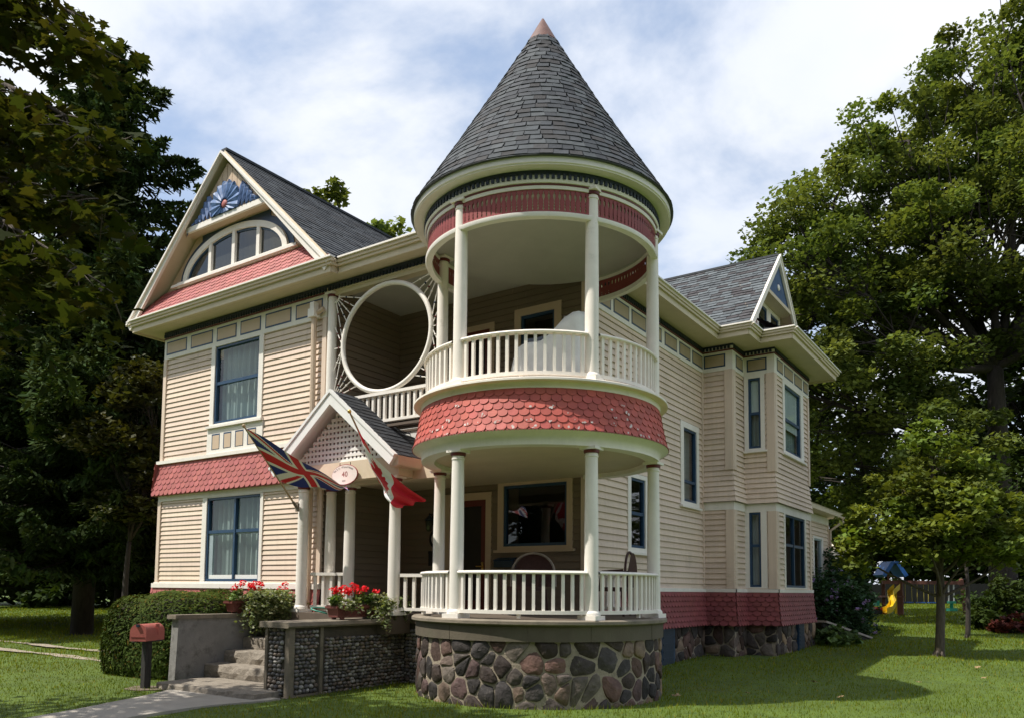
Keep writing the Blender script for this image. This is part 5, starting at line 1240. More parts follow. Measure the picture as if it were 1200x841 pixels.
# ---- behind the house
for la, D, z, sd, lb in ((-9.2, 40, 22.4, 111, 'leafy treetop rising above the front gable roof slope'), (-6.2, 42, 20.9, 112, 'leafy treetop peeping between gable roof and tower')):
    broadleaf('maple_tree', site(la, D), lb, 'tree', z, blobs((0,0,z-1.6,1.5,1.4,1.3), (-1.5,0,z-3.2,2.0,2,1.6), (1.8,0,z-3.0,1.7,1.7,1.1), (0,0,z-6,3.2,3,2.6), (.2,0,z-10,3.6,3,3), (3.2,0,z-5,1.2,1.2,.9)), .36, 110, 90, .75, M['leaf_walnut'], M['bark_dark'], .33, sd, trunk_top=z*.5, gap=.05, group='treetops behind the house')
# ---- spruces on the left
for la, D, h, rb, sd, lb, dn in ((-12.9, 24, 18.7, 6.4, 201, 'tallest dark spruce with long drooping boughs left of the house', 1.3), (-11.9, 30, 17.3, 4.9, 202, 'shorter spruce with pointed top just left of the gable', 1.1), (-18.2, 27, 17.5, 5.2, 203, 'dark spruce at the left edge behind the maple leaves', 1.1), (-16.2, 33, 16, 5, 204, 'shaded spruce standing between two larger spruces', .8), (-12.6, 37, 17, 5, 205, 'distant spruce showing behind the house corner', .7), (-22.5, 31, 18, 5.5, 207, 'outermost spruce cut by the left edge', .8)):
    l = site(la, D); spruce(l, h, rb, lb, sd, z_low=.13, n_wh=40, dens=dn)
loc = site(-9.9, 20.5); broadleaf('understory_tree', loc, 'small olive-leaved tree under the spruces beside the house corner', 'tree', 8, blobs((.2,0,6.6,1.0,1.0,.7), (-.4,0,5.3,1.1,1.0,.5), (.5,0,4.4,.9,.9,.45), (-.1,0,3.5,1.0,1.,.4)), .17, 70, 110, .5, M['leaf_olive'], M['bark_dark'], .09, 206, trunk_top=2.6, flat=.4)
# dark woods closing the view
for k, (la, D, h) in enumerate(((-34, 50, 14), (-26, 46, 13), (-18, 48, 14), (-11, 46, 12))):
    broadleaf('dark_tree', site(la, D), ('dark wood tree far left beyond the spruces', 'dark wood tree behind the leftmost spruces', 'dark wood tree behind the tallest spruce', 'dark wood tree behind the house corner and hedge')[k], 'tree', h, blobs((0,0,h-3.5,4,3,3.5), (-2,0,4.5,4,3,3.5), (2.5,0,4,4,3,3.2), (0,-1,2.0,5.5,2.5,2.2), (3.5,-1,1.6,3,2,1.6), (-3.5,-1,1.6,3,2,1.6)), .5, 100, 120, 1.2, M['leaf_dark'], M['bark_dark'], .3, 300+k, trunk_top=4, group='dark trees behind the left lawn')
for k, (la, D, h) in enumerate(((19, 56, 14), (27, 54, 15), (34, 52, 14), (41, 55, 15))):
    broadleaf('dark_tree', site(la, D), ('background tree behind the yellow slide', 'background tree behind the swings', 'background tree behind the thin sapling', 'background tree at the far right edge')[k], 'tree', h, blobs((0,0,h-3.5,4.4,3,3.5), (-2,0,5.5,4,3,3.5), (2.5,0,5,4,3,3.2), (0,-1,3.0,5.5,2.5,2.2), (3.5,-1,2.2,3,2,1.8), (-3.5,-1,2.2,3,2,1.8)), .5, 100, 120, 1.2, M['leaf_dark'], M['bark_dark'], .3, 320+k, trunk_top=4, group='dark trees behind the back lawn')
# ---- overhanging maple, upper left (trunk stands left of the frame)
MAPLE = np.array([[0,0],[.05,.10],[.02,.38],[.18,.26],[.30,.50],[.42,.46],[.50,.20],[.66,.24],[.70,.12],[1,0],[.70,-.12],[.66,-.24],[.50,-.20],[.42,-.46],[.30,-.50],[.18,-.26],[.02,-.38],[.05,-.10]])
ML = (-3.2, -9.2, gz(-3.2, -9.2))
def maple_over():
    global RNG
    RNG = np.random.default_rng(55); rn = random.Random(55)
    t = empty('overhanging_maple', ML, 'dark maple leaves hanging into the top left of the view', 'tree'); b = MB(); L0 = Vector(ML)
    limb(b, L0-Vector((0, 0, .2)), L0+Vector((.1, .1, 8.6)), .22, .035, rn, 10, wob=.02, seg=10); top = L0+Vector((.1, .1, 4.3))
    at_ = lambda z: L0+Vector((.1, .1, z))
    P = []
    def twig(p, q, r0, n_t, spread):
        pts = limb(b, p, q, r0, r0*.18, rn, 10, sag=.05, wob=.05)
        for k in range(2, 11):
            for _ in range(n_t):
                e = pts[k]+Vector((rn.gauss(0, spread), rn.gauss(0, spread), rn.gauss(-.16, spread*.5))); limb(b, pts[k], e, .010, .003, rn, 3, wob=.12, seg=4)
                for _ in range(rn.randint(5, 9)): P.append(tuple(e+Vector((rn.gauss(0, .09), rn.gauss(0, .09), rn.gauss(-.05, .06)))))
    def pp(px, py, D): 
        # branch tips cast from image pixels to a chosen depth before the camera
        return CAMP+RT*((px-600)/930*D)+FW*D+Vector((0, 0, -(py-690)/930*D))
    for a, bq, r0, nt, sp in ((( -120, 60, 7.6), (100, 150, 6.9), .045, 6, .20), ((-140, -40, 7.8), (85, 30, 7.2), .04, 7, .20), ((-140, 180, 7.8), (100, 225, 6.8), .04, 6, .20), ((-120, 200, 7.6), (105, 330, 6.7), .04, 6, .19), ((-150, 260, 7.9), (30, 320, 7.2), .04, 6, .22), ((-150, -120, 8.), (40, -20, 7.6), .05, 6, .25), ((-180, 120, 8.), (20, 120, 7.3), .04, 7, .25)):
        p, q = pp(*a), pp(*bq); limb(b, at_(max(2.6, min(7, (p.z-L0.z)*.72))), p, .055, .04, rn, 6, sag=.03, wob=.07); twig(p, q, r0, nt, sp)
    # the rest of the crown, out of the picture to the left
    for k in range(70):
        a = rn.uniform(0, 6.28); z_ = rn.uniform(3.6, 8.2); R_ = (2.6-.25*(z_-3.6))*rn.uniform(.45, 1); e = at_(z_)+Vector((math.cos(a)*R_-.5, math.sin(a)*R_, rn.uniform(.2, .9))); s_ = at_(max(2.4, z_-R_*.5)); mid_ = limb(b, s_, e, .022+.008*R_, .006, rn, 6, sag=.04, wob=.10)
        for c_ in (e, mid_[4], mid_[5]):
            for _ in range(15): P.append(tuple(c_+Vector((rn.gauss(0, .32), rn.gauss(0, .32), rn.gauss(0, .2)))))
    P = np.array(P); n = len(P); q = .6+.9*RNG.random(n); w = 1+.5*RNG.random(n)**2; c = np.stack([q*w, q, q*.9], 1)
    leaf_mesh('crown', P, .15, M['leaf_maple'], t, shape=MAPLE, up_bias=.9, droop=.5, cols=c, jitter=.22)
    b.build('trunk', M['bark'], t, smooth='all')
maple_over()
# street trees behind the camera (seen only in the window glass)
for k, (x, y) in enumerate(((-21, -26), (-15.5, -29), (-10, -28), (-3, -30), (5, -30), (13, -29), (21, -25), (27, -17))):
    broadleaf('street_tree', (x, y, 0), 'street tree across the road, number %s of the row from the left' % ('one', 'two', 'three', 'four', 'five', 'six', 'seven', 'eight')[k], 'tree', 15, blobs((0,0,11,4,3.6,3.6), (-2.6,0,7.5,3.4,3.,2.6), (2.8,0,7.5,3.4,3.,2.6), (0,0,14,2.6,2.4,2), (0,0,4.2,4.4,3,2.0), (0,-1,2.2,4.6,2,1.6), (-2,-1,9.5,4,2.5,3), (2,-1,9.5,4,2.5,3)), .6, 70, 220, 1.25, M['leaf_dark'], M['bark_dark'], .28, 400+k, trunk_top=4.5, group='street trees')

# ================================================================== HEDGE, SHRUBS
def rbox_surface(c, hx, hy, hz, n, p=4.5):
    u = rand_unit(n); s = (np.abs(u/np.array([1, 1, 1]))**p).sum(1)**(-1/p); return np.array(c)+u*s[:, None]*np.array([hx, hy, hz]), u
RNG = np.random.default_rng(77)
hc = (-5.18, -3.42, .76); hg = empty('yew_hedge', (-5.6, -3.5, .2), 'clipped dark green yew hedge between mailbox and stair wall', 'hedge')
core = MB(); NU, NV = 36, 18
idx = {}
for j in range(NV+1):
    for i in range(NU):
        ph = -PI/2+PI*j/NV; th = 2*PI*i/NU; u = np.array([math.cos(ph)*math.cos(th), math.cos(ph)*math.sin(th), math.sin(ph)]); s = (np.abs(u)**4.5).sum()**(-1/4.5)
        idx[(j, i)] = core.vert(np.array(hc)+u*s*np.array([1.10, .80, .74]))
for j in range(NV):
    for i in range(NU): core.facei((idx[(j, i)], idx[(j, (i+1) % NU)], idx[(j+1, (i+1) % NU)], idx[(j+1, i)]))
core.build('branches', M['bark_dark'], hg, smooth='all')
hp, hu = rbox_surface(hc, 1.18, .90, .80, 46000)
hp += rand_unit(len(hp))*.05*RNG.random((len(hp), 1)); und = .05*np.sin(hp[:, 0]*5)*np.sin(hp[:, 1]*6+1)+.05*np.sin(hp[:, 0]*2.1+hp[:, 2]*3); hp += hu*und[:, None]
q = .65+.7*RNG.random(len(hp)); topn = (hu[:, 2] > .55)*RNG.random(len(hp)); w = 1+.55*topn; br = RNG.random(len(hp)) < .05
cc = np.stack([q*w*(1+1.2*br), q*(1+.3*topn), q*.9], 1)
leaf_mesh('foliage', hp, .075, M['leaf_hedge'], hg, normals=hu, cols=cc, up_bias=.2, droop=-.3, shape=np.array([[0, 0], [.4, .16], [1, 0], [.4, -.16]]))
st_ = MB(); rn = random.Random(3)
for k in range(9): x, y = -6.1+k*.22, -4.15+.15*rn.random(); limb(st_, (x, y, .05), (x+rn.uniform(-.2, .2), y+.2, .8), .03, .015, rn, 4)
st_.build('stems', M['bark'], hg, smooth='all')
def shrub(name, loc, label, cat, rx, ry, h, leaf, n, lm, per=40, cr=.2, flowers=None, seed=1, group=None):
    global RNG
    RNG = np.random.default_rng(seed); rn = random.Random(seed); t = empty(name, loc, label, cat, group); k = max(6, n//per)
    u = rand_unit(k); u[:, 2] = np.abs(u[:, 2]); r = .55+.45*RNG.random(k)
    cs = np.array(loc)+np.stack([u[:, 0]*rx*r, u[:, 1]*ry*r, u[:, 2]*h*r*.92+.06*h], 1)
    pts = clump_pts(cs, cr*(.6+.8*RNG.random(k)), per, .8); leaf_mesh('foliage', pts, leaf, lm, t, cols=tone(k, per, .65, 1.4, .2), droop=.4)
    s = MB()
    for c in cs[::max(1, k//26)]: limb(s, Vector(loc)+Vector((rn.uniform(-.15, .15)*rx, rn.uniform(-.15, .15)*ry, -.05)), c, .018, .006, rn, 4, wob=.1, seg=5)
    s.build('stems', M['bark_dark'], t, smooth='all')
    if flowers:
        nf, pm, fr_ = flowers; ids = RNG.integers(0, k, nf); fc = cs[ids]+rand_unit(nf)*cr*.9
        d = fc-np.array(loc); d /= np.linalg.norm(d, axis=1)[:, None]; fc = fc+d*.08
        fp_ = np.repeat(fc, 9, axis=0)+rand_unit(nf*9)*fr_*.5; leaf_mesh('blossom', fp_, fr_, pm, t, cols=.8+.5*RNG.random((nf*9, 1))*np.ones((1, 3)))
    return t
shrub('flowering_shrub', (2.35, 11.5, gz(2.35, 11.5)), 'dark shrub with mauve blossoms beside the cellar ramp', 'shrub', .85, .95, 1.9, .10, 9000, M['leaf_shrub'], cr=.24, flowers=(60, M['petal_mauve'], .085), seed=5)
shrub('flowering_shrub', (2.25, 13.0, gz(2.25, 13.0)), 'taller dark shrub against the rear wing wall', 'shrub', .9, 1.0, 2.7, .12, 7000, M['leaf_shrub'], cr=.28, seed=6)
shrub('hosta_plant', (2.95, 9.05, gz(2.95, 9.05)), 'pale green leafy hosta clump below the cellar ramp', 'plant', .55, .6, .48, .17, 900, M['leaf_hosta'], per=12, cr=.12, seed=7)
for k, (la, D, rx, h, lb, mt) in enumerate(((15.3, 24.5, 1.4, 1.7, 'dark rounded shrub nearest the thin sapling', 'leaf_dark'), (17.6, 26, 1.6, 2.0, 'dark rounded shrub at the right edge of the lawn', 'leaf_dark'), (14.6, 23.2, .7, .6, 'low dull red-leaved bush in front of the dark shrubs', 'petal_pink'), (16.2, 23.4, .9, .6, 'low green leafy plant right of the red bush', 'leaf_hosta'))):
    shrub('shrub', site(la, D), lb, 'shrub', rx, rx, h, .14, 3600 if h > 1 else 1200, M[mt], cr=.3 if h > 1 else .15, seed=20+k, group='shrubs at the right of the lawn')

# ================================================================== PLANTERS
def planter(cx, cy, z, lx, ly, hh, label, seed, nfl, ivy):
    """tapered lattice trough on feet"""
    t = empty('planter', (cx, cy, z), label, 'planter', 'window boxes by the steps'); m = MB()
    for s in (-.36, .36):
        for e in (-.36, .36): m.box((cx+lx*s-.02, cy+ly*e-.03, z), (cx+lx*s+.02, cy+ly*e+.03, z+.03))
    lo = [(cx-lx*.43, cy-ly*.45), (cx+lx*.43, cy-ly*.45), (cx+lx*.43, cy+ly*.45), (cx-lx*.43, cy+ly*.45)]; hi = [(cx-lx*.5, cy-ly*.5), (cx+lx*.5, cy-ly*.5), (cx+lx*.5, cy+ly*.5), (cx-lx*.5, cy+ly*.5)]
    for k in range(4): m.face([(*lo[k], z+.03), (*lo[(k+1) % 4], z+.03), (*hi[(k+1) % 4], z+hh), (*hi[k], z+hh)])
    m.face([(*p, z+.03) for p in lo]); m.build('trough', M['planter'], t)
    r = MB()
    for zz, ex in ((z+hh-.03, .012), (z+.05, -.012)):
        f = (zz-z)/hh; sx, sy = lx*(.43+.07*f)+ex, ly*(.45+.05*f)+ex
        for a, b in (((-1, -1), (1, -1)), ((1, -1), (1, 1)), ((1, 1), (-1, 1)), ((-1, 1), (-1, -1))): r.bar((cx+a[0]*sx, cy+a[1]*sy, zz), (cx+b[0]*sx, cy+b[1]*sy, zz), .022, .03)
    # diagonal lattice on the long sides
    for sx in (-1, 1):
        n = int(ly/.055)
        for k in range(-2, n):
            for sgn in (1, -1):
                y0 = cy-ly*.45+k*.055*1.0+(0 if sgn > 0 else .12); y1 = y0+.11*sgn
                if min(y0, y1) < cy-ly*.46 or max(y0, y1) > cy+ly*.46: continue
                r.bar((cx+sx*(lx*.445+.004), y0, z+.06), (cx+sx*(lx*.49+.006), y1, z+hh-.04), .008, .008)
    r.build('rim', M['planter'], t)
    so_ = MB(); so_.face([(*p, z+hh-.02) for p in hi]); so_.build('soil', M['soil'], t)
    global RNG
    RNG = np.random.default_rng(seed); rn = random.Random(seed)
    gt = empty('geranium', (cx, cy, z+hh-.02), 'red geraniums growing in the '+label.split(' holding')[0], 'plant', 'geraniums in the window boxes')
    k = 16; cs = np.stack([cx+RNG.uniform(-.5, .5, k)*lx, cy+RNG.uniform(-.5, .5, k)*ly, z+hh+RNG.uniform(.02, .14, k)], 1)
    leaf_mesh('foliage', clump_pts(cs, np.full(k, .085), 60, .8), .055, M['leaf_bright'], gt, cols=tone(k, 60, .6, 1.5, .3))
    P = []; s = MB()
    for _ in range(nfl):
        h = np.array([cx+rn.uniform(-.45, .45)*lx, cy+rn.uniform(-.48, .42)*ly, z+hh+rn.uniform(.16, .30)]); s.tube([(h[0], h[1], z+hh), tuple(h)], .004, 5)
        P.append(h+rand_unit(34)*np.array([.052, .052, .04]))
    P = np.concatenate(P); leaf_mesh('blossom', P, .032, M['petal'], gt, cols=.7+.6*RNG.random((len(P), 1))*np.ones((1, 3)), shape=np.array([[0, 0], [.3, .4], [.9, .35], [1, 0], [.9, -.35], [.3, -.4]])); s.build('stems', M['leaf_bright'], gt)
    it = empty('ivy', (cx, cy, z+hh), 'trailing variegated ivy spilling from the '+label.split(' holding')[0], 'plant', 'ivy in the window boxes'); P = []; s = MB()
    for x, y, n, drop, sp in ivy:
        for _ in range(n):
            p = Vector((x+rn.gauss(0, sp), y+rn.gauss(0, sp), z+hh+rn.uniform(0, .12))); L_ = drop*rn.uniform(.35, 1); pts = [p]; dx, dy = rn.uniform(.02, .12), rn.uniform(-.10, .10)
            for q in range(9):
                p = p+Vector((dx*max(0, 1-q/4)+rn.gauss(0, .012), dy*.25+rn.gauss(0, .012), -L_/9 if q > 1 else .01)); pts.append(p)
            s.tube(pts, .003, 4, cap=False)
            for a in pts:
                for _ in range(4): P.append((a.x+rn.gauss(0, .030), a.y+rn.gauss(0, .030), a.z+rn.gauss(0, .03)))
    P = np.array(P); q = .6+.9*RNG.random(len(P)); pale = RNG.random(len(P)) < .3; c = np.stack([q*(1+.8*pale), q*(1+.5*pale), q*(1+1.2*pale)], 1)
    leaf_mesh('foliage', P, .050, M['leaf_ivy'], it, cols=c, shape=np.array([[0, 0], [.15, .42], [.55, .30], [1, 0], [.55, -.30], [.15, -.42]])); s.build('stems', M['leaf_ivy'], it)
planter(-1.40, -3.02, 1.232, .24, .92, .21, 'long brown-red lattice window box holding geraniums on the pebble wall', 61, 17, ((-1.28, -2.62, 26, .55, .05), (-1.3, -2.45, 14, .30, .06), (-1.27, -3.45, 5, .16, .03)))
planter(-3.78, -2.92, 1.264, .22, 1.20, .21, 'brown-red window box holding geraniums on the grey stucco stair wall', 62, 17, ((-3.52, -2.62, 26, 1.15, .05), (-3.64, -2.95, 80, .50, .15), (-3.57, -2.78, 60, 1.05, .10), (-3.60, -3.15, 40, .80, .08)))
# ================================================================== FLAGS
UJ_B, UJ_R, UJ_W = (.018, .035, .26), (.66, .02, .035), (.86, .86, .88)
def union_jack(u, v):
    x, y = (u-.5)*60, (v-.5)*30
    if abs(x) < 3 or abs(y) < 3: return UJ_R
    if abs(x) < 5 or abs(y) < 5: return UJ_W
    d1, d2 = (y-x*.5)*.894, (y+x*.5)*.894      # the two diagonals
    for d, left in ((d1, x < 0), (d2, x < 0)):
        if abs(d) < 3:
            s = d if d is d1 else -d
            return UJ_R if (0 < (d if (x > 0) == (d is d1) else -d) < 2) else UJ_W
    return UJ_B
LEAFP = [(0, .5), (.09, .32), (.20, .38), (.16, .10), (.30, .22), (.34, .12), (.48, .13), (.43, 0), (.50, -.06), (.22, -.24), (.25, -.33), (.02, -.28), (.02, -.5)]
LEAFP = LEAFP+[(-a, b) for a, b in LEAFP[::-1]]
def in_poly(x, y, P):
    c = False
    for i in range(len(P)):
        (x0, y0), (x1, y1) = P[i], P[i-1]
        if (y0 > y) != (y1 > y) and x < (x1-x0)*(y-y0)/(y1-y0)+x0: c = not c
    return c
def canada(u, v):
    x = u*2.4 if u < .2 else min(2, .48+(u-.2)*2.7)
    if x < .5 or x > 1.5: return (.74, .025, .05)
    if in_poly((x-1)/.82, (v-.5)/.82, LEAFP): return (.62, .02, .04)
    return (.88, .87, .87)
def cloth(name, parent, surf, colf, nu=120, nv=60, material='flagcloth'):
    m = MB(); G = [[m.vert(surf(i/nu, j/nv)) for j in range(nv+1)] for i in range(nu+1)]
    for i in range(nu):
        for j in range(nv): m.facei((G[i][j], G[i+1][j], G[i+1][j+1], G[i][j+1]), colf((i+.5)/nu, (j+.5)/nv))
    return m.build(name, M[material], parent, smooth='all')
def flagpole(base, tip, label, knob):
    t = empty('flag_pole', base, label, 'flag pole', 'flag poles on the entry porch columns'); B, T = Vector(base), Vector(tip); m = MB(); m.tube([B, T], [.016, .013], 8); m.build('pole', M['pole'], t, smooth=True)
    k = MB(); k.ball(T+(T-B).normalized()*.02, .030, 8, 6); k.build('finial', M['brass'] if knob else M['pole'], t, smooth=True)
    b = MB(); d = (T-B).normalized(); b.tube([B-d*.0, B+d*.12], .024, 8); b.box((base[0]-.03, base[1]+.0, base[2]-.07), (base[0]+.03, base[1]+.035, base[2]+.07)); b.build('bracket', M['concrete'], t)
    return t
b1, t1 = Vector((-3.15, -2.70, 3.05)), Vector((-3.15, -3.80, 4.235))
flagpole(b1, t1, 'pale flag pole slanting from the left porch column', False)
uk = empty('union_flag', t1, 'blue, red and white Union flag flying from the left pole', 'flag', 'flags on the porch')
TLu, BLu, TRu, BRu = t1+(b1-t1)*.02, t1+(b1-t1)*.66, Vector((-1.70, -2.92, 3.235)), Vector((-1.98, -2.72, 3.36))
def uksurf(u, v):
    v = 1-v; sag = math.sin(PI*u)
    top = TLu.lerp(TRu, u)+Vector((0, 0, .06*sag)); bot = BLu.lerp(BRu, u)+Vector((0, 0, -.10*sag))
    p = top.lerp(bot, v); n = Vector((.35, -.8, .45))
    amp = .02+.055*min(1, u*1.6)
    return p + n*(amp*math.sin(u*9.5+v*3.0)+amp*.5*math.sin(u*4+v*6+1)) + Vector((0, -.10*sag, 0))*math.cos(v*PI)
cloth('cloth', uk, uksurf, lambda u, v: union_jack(u, v))
b2, t2_ = Vector((-1.04, -2.70, 3.12)), Vector((-1.04, -3.56, 4.26))
flagpole(b2, t2_, 'pale flag pole with round finial on the right porch column', True)
ca = empty('canada_flag', t2_, 'red and white Canadian flag furled and hanging from the right pole', 'flag', 'flags on the porch')
A_, B_ = t2_+(b2-t2_)*.10, t2_+(b2-t2_)*.80
TRc, BRc = Vector((-.18, -2.82, 3.0)), Vector((-.72, -2.74, 2.92))
def casurf(u, v):
    w = 1-v                      # w = 0 at the pole tip
    hoist = A_.lerp(B_, w)
    # the fly gathers down to a narrow tail: its upper corner swings furthest
    far = TRc.lerp(BRc, w)
    f = u**1.0
    # near the tip the cloth wraps the pole, so it only leaves it lower down
    wrap = hoist.lerp(A_.lerp(B_, min(1, w+.55*u)), .85)+Vector((.03*math.sin(u*14+w*5), -.03*math.cos(u*14+w*5), 0))
    p = wrap.lerp(hoist.lerp(far, f), max(0, min(1, (f-.12)/.5)))
    fold = .055*min(1, u*1.5)
    return p+Vector((.25, -.9, .15))*(fold*math.sin(w*13+u*3))+Vector((0, 0, -.16*math.sin(PI*u)))
cloth('cloth', ca, casurf, canada)

# ================================================================== OVAL SIGN
sg_ = empty('oval_sign', (-2.0, -2.70, 3.52), 'oval cream house sign numbered 40 hanging under the porch gable', 'sign')
fsg = F_front(-2.70)
m = MB(); m.prism([(-2.0+.285*math.cos(2*PI*k/40), 3.52+.158*math.sin(2*PI*k/40)) for k in range(40)], fsg, 0, .025); m.build('board', M['sign'], sg_)
m = MB(); m.tube([fsg(-2.0+.285*math.cos(2*PI*k/40), 3.52+.158*math.sin(2*PI*k/40), .012) for k in range(41)], .013, 6, cap=False); m.build('rim', M['sign_red'], sg_, smooth=True)
m = MB(); m.tube([fsg(-2.12, 3.66, .01), fsg(-2.12, 3.72, .01)], .006, 5); m.tube([fsg(-1.88, 3.66, .01), fsg(-1.88, 3.72, .01)], .006, 5); m.build('hangers', M['black'], sg_)
def glyphs(mb, text, fr, place, size, n):
    """place(i, x) gives (u, z, angle) for the centre of each character"""
    dg = bpy.context.evaluated_depsgraph_get(); x = 0
    for ch_ in text:
        if ch_ == ' ': x += .38*size; continue
        cu = bpy.data.curves.new('t', 'FONT'); cu.body = ch_; cu.size = size; cu.resolution_u = 3; ob = bpy.data.objects.new('t', cu); COL.objects.link(ob); bpy.context.view_layer.update()
        me_ = bpy.data.meshes.new_from_object(ob.evaluated_get(bpy.context.evaluated_depsgraph_get()))
        xs = [v.co.x for v in me_.vertices] or [0]; wd = max(xs)-min(xs)
        u0, z0, a = place(x+wd/2); c, s = math.cos(a), math.sin(a); base = len(mb.v)
        for v in me_.vertices:
            lx, ly = v.co.x-min(xs)-wd/2, v.co.y; mb.v.append(tuple(fr(u0+lx*c-ly*s, z0+lx*s+ly*c, n)))
        for p in me_.polygons: mb.f.append(tuple(base+i for i in p.vertices)); mb.c.append((1, 1, 1))
        x += wd+.10*size
        bpy.data.objects.remove(ob); bpy.data.curves.remove(cu); bpy.data.meshes.remove(me_)
    return x
m = MB(); glyphs(m, '40', fsg, lambda x: (-2.0-.052+x, 3.485, 0), .125, .0275); m.build('number', M['sign_red'], sg_)
def arcp(x):
    t = rad(158)-x/.60*rad(136); return (-2.0+.235*math.cos(t), 3.52+.108*math.sin(t), t-PI/2)
m = MB(); glyphs(m, 'The S. K. Wood House', fsg, arcp, .052, .027); m.build('lettering', M['sign_dark'], sg_)
m = MB(); glyphs(m, '1890', fsg, lambda x: (-2.0-.04+x, 3.405, .1), .042, .027); m.build('date', M['sign_dark'], sg_)

# ================================================================== ON THE PORCH
pl = empty('porch_lamp', (-2.08, -.40, 2.95), 'dark lantern on the shaded porch wall above the oval plaque', 'lamp')
m = MB(); m.box((-2.12, -.38, 2.88), (-2.04, -.36, 3.08)); m.tube([(-2.08, -.38, 3.04), (-2.08, -.50, 3.08), (-2.08, -.50, 3.02)], .012, 6); m.build('bracket', M['black'], pl)
m = MB(); m.lathe([(.02, 3.03), (.085, 2.96), (.075, 2.95), (.055, 2.78), (.03, 2.75), (0, 2.75)], -2.08, -.50, n=8); m.build('lantern', M['dark_glass'], pl)
m = MB(); m.lathe([(.0, 3.06), (.03, 3.035), (.095, 2.955), (.08, 2.95)], -2.08, -.50, n=8); m.build('lamp_shade', M['navy'], pl)
oq = empty('wall_plaque', (-2.02, -.38, 2.62), 'black and white oval plaque left of the front door', 'plaque')
fq = F_front(-.37); ov = lambda a, b: [(-2.02+a*math.cos(2*PI*k/28), 2.62+b*math.sin(2*PI*k/28)) for k in range(28)]
m = MB(); m.prism(ov(.15, .17), fq, 0, .02); m.build('rim', M['black'], oq); m = MB(); m.prism(ov(.09, .11), fq, .018, .026); m.build('face', M['white'], oq)
m = MB(); m.box((-2.12, -.46, 2.12), (-1.94, -.37, 2.38)); m.box((-2.125, -.465, 2.34), (-1.935, -.37, 2.39)); tag(m.build('notice_box', M['black'], None, origin=(-2.03, -.4, 2.12)), 'small black box on the wall below the oval plaque', 'letter box')
lt_ = empty('letter_box', (-.42, -.42, 2.08), 'navy blue letter box under the big porch window', 'letter box')
m = MB(); m.box((-.61, -.50, 2.08), (-.23, -.37, 2.20)); m.build('body', M['navy'], lt_)
m = MB(); m.prism([(-.52, 2.20), (-.36, 2.25), (-.36, 2.235), (-.50, 2.185)], lambda u, z, n: (n, u, z), -.615, -.225); m.build('lid', M['blue'], lt_)
def wicker_chair(x, y, rz, label):
    t = empty('wicker_chair', (x, y, 1.325), label, 'chair', 'brown wicker chairs on the porch'); R_ = Matrix.Rotation(rz, 3, 'Z')
    q = lambda a, b, c: tuple(Vector((x, y, 1.325))+R_@Vector((a, b, c)))
    m = MB(); m.prism([(.30*math.cos(2*PI*k/24), .27*math.sin(2*PI*k/24)) for k in range(24)], lambda u, z, n: q(u, z, n), .36, .42); m.build('seat', M['wicker'], t)
    m = MB(); N_ = 20; prev = None
    for k in range(N_+1):
        a = PI*k/N_; ring = []
        for s in (0, .5, 1): ring.append(q(.36*math.cos(a)*(.8+.2*s), .22+.06*math.sin(PI*s*.5)+.04*s, .42+.50*s*math.sin(a)**.6))
        if prev:
            for i in range(2): m.face([prev[i], prev[i+1], ring[i+1], ring[i]])
        prev = ring
    m.build('backrest', M['wicker'], t)
    m = MB(); m.tube([q(.37*math.cos(PI*k/20), .27, .42+.51*max(0, math.sin(PI*k/20))**.6) for k in range(21)], .018, 7); m.build('back_frame', M['wicker'] if 'dark' in label else M['plank'], t, smooth=True)
    for sx in (-.24, .24):
        for sy in (-.2, .2): m = MB(); m.tube([q(sx, sy, .38), q(sx*1.1, sy*1.15, 0)], .018, 6); m.build('leg', M['wicker'], t)
    for sx in (-1, 1): m = MB(); m.tube([q(sx*.34, .24, .66), q(sx*.36, -.05, .64), q(sx*.31, -.22, .60), q(sx*.28, -.24, .40)], .018, 6); m.build('arm', M['wicker'], t, smooth=True)
wicker_chair(.87, -1.74, .15, 'round-backed brown wicker chair below the big porch window')
wicker_chair(2.05, -1.25, -1.3, 'dark wicker chair behind the right end of the lower rail')
# cloth-draped chair on the upper porch
dch = empty('draped_chair', (1.645, -2.24, 4.306), 'chair under a rumpled white sheet on the upper tower porch', 'chair')
m = MB(); secs = 26; ht = 16; G = []
for j in range(ht+1):
    f = j/ht; row = []
    for i in range(secs):
        t = 2*PI*i/secs; c, s = math.cos(t), math.sin(t)
        # seat part low on the left, high back on the right
        w = .60*(1-.10*f); d_ = .40*(1-.12*f)
        cx_ = c*w*(abs(c)+.001)**-.25; cy_ = s*d_*(abs(s)+.001)**-.25
        prof = .80+.48*(1/(1+math.exp(-(cx_-.02)*9)))
        z = prof*min(1, f*1.15); k = 1-max(0, (f-.80)/.20)**2*.96
        fold = .065*(1-f*.6)*math.sin(t*9+2*math.sin(t*2)+f*2)+.022*math.sin(t*17+f*6)
        p = RT*((cx_)*k+c*fold+.16*f*(1-k))+FW*(cy_*k+s*fold); row.append(m.vert((1.645+p.x, -2.24+p.y, 4.306+z)))
    G.append(row)
for j in range(ht):
    for i in range(secs): m.facei((G[j][i], G[j][(i+1) % secs], G[j+1][(i+1) % secs], G[j+1][i]))
m.facei(G[-1]); m.build('sheet', M['drape'], dch, smooth='all')
m = MB()
for sx, sy in ((-.4, -.25), (.4, -.25), (-.4, .25), (.4, .25)):
    p = RT*sx+FW*sy; m.box((1.625+p.x, -2.26+p.y, 4.306), (1.665+p.x, -2.22+p.y, 4.7))
m.build('leg', M['white'], dch)

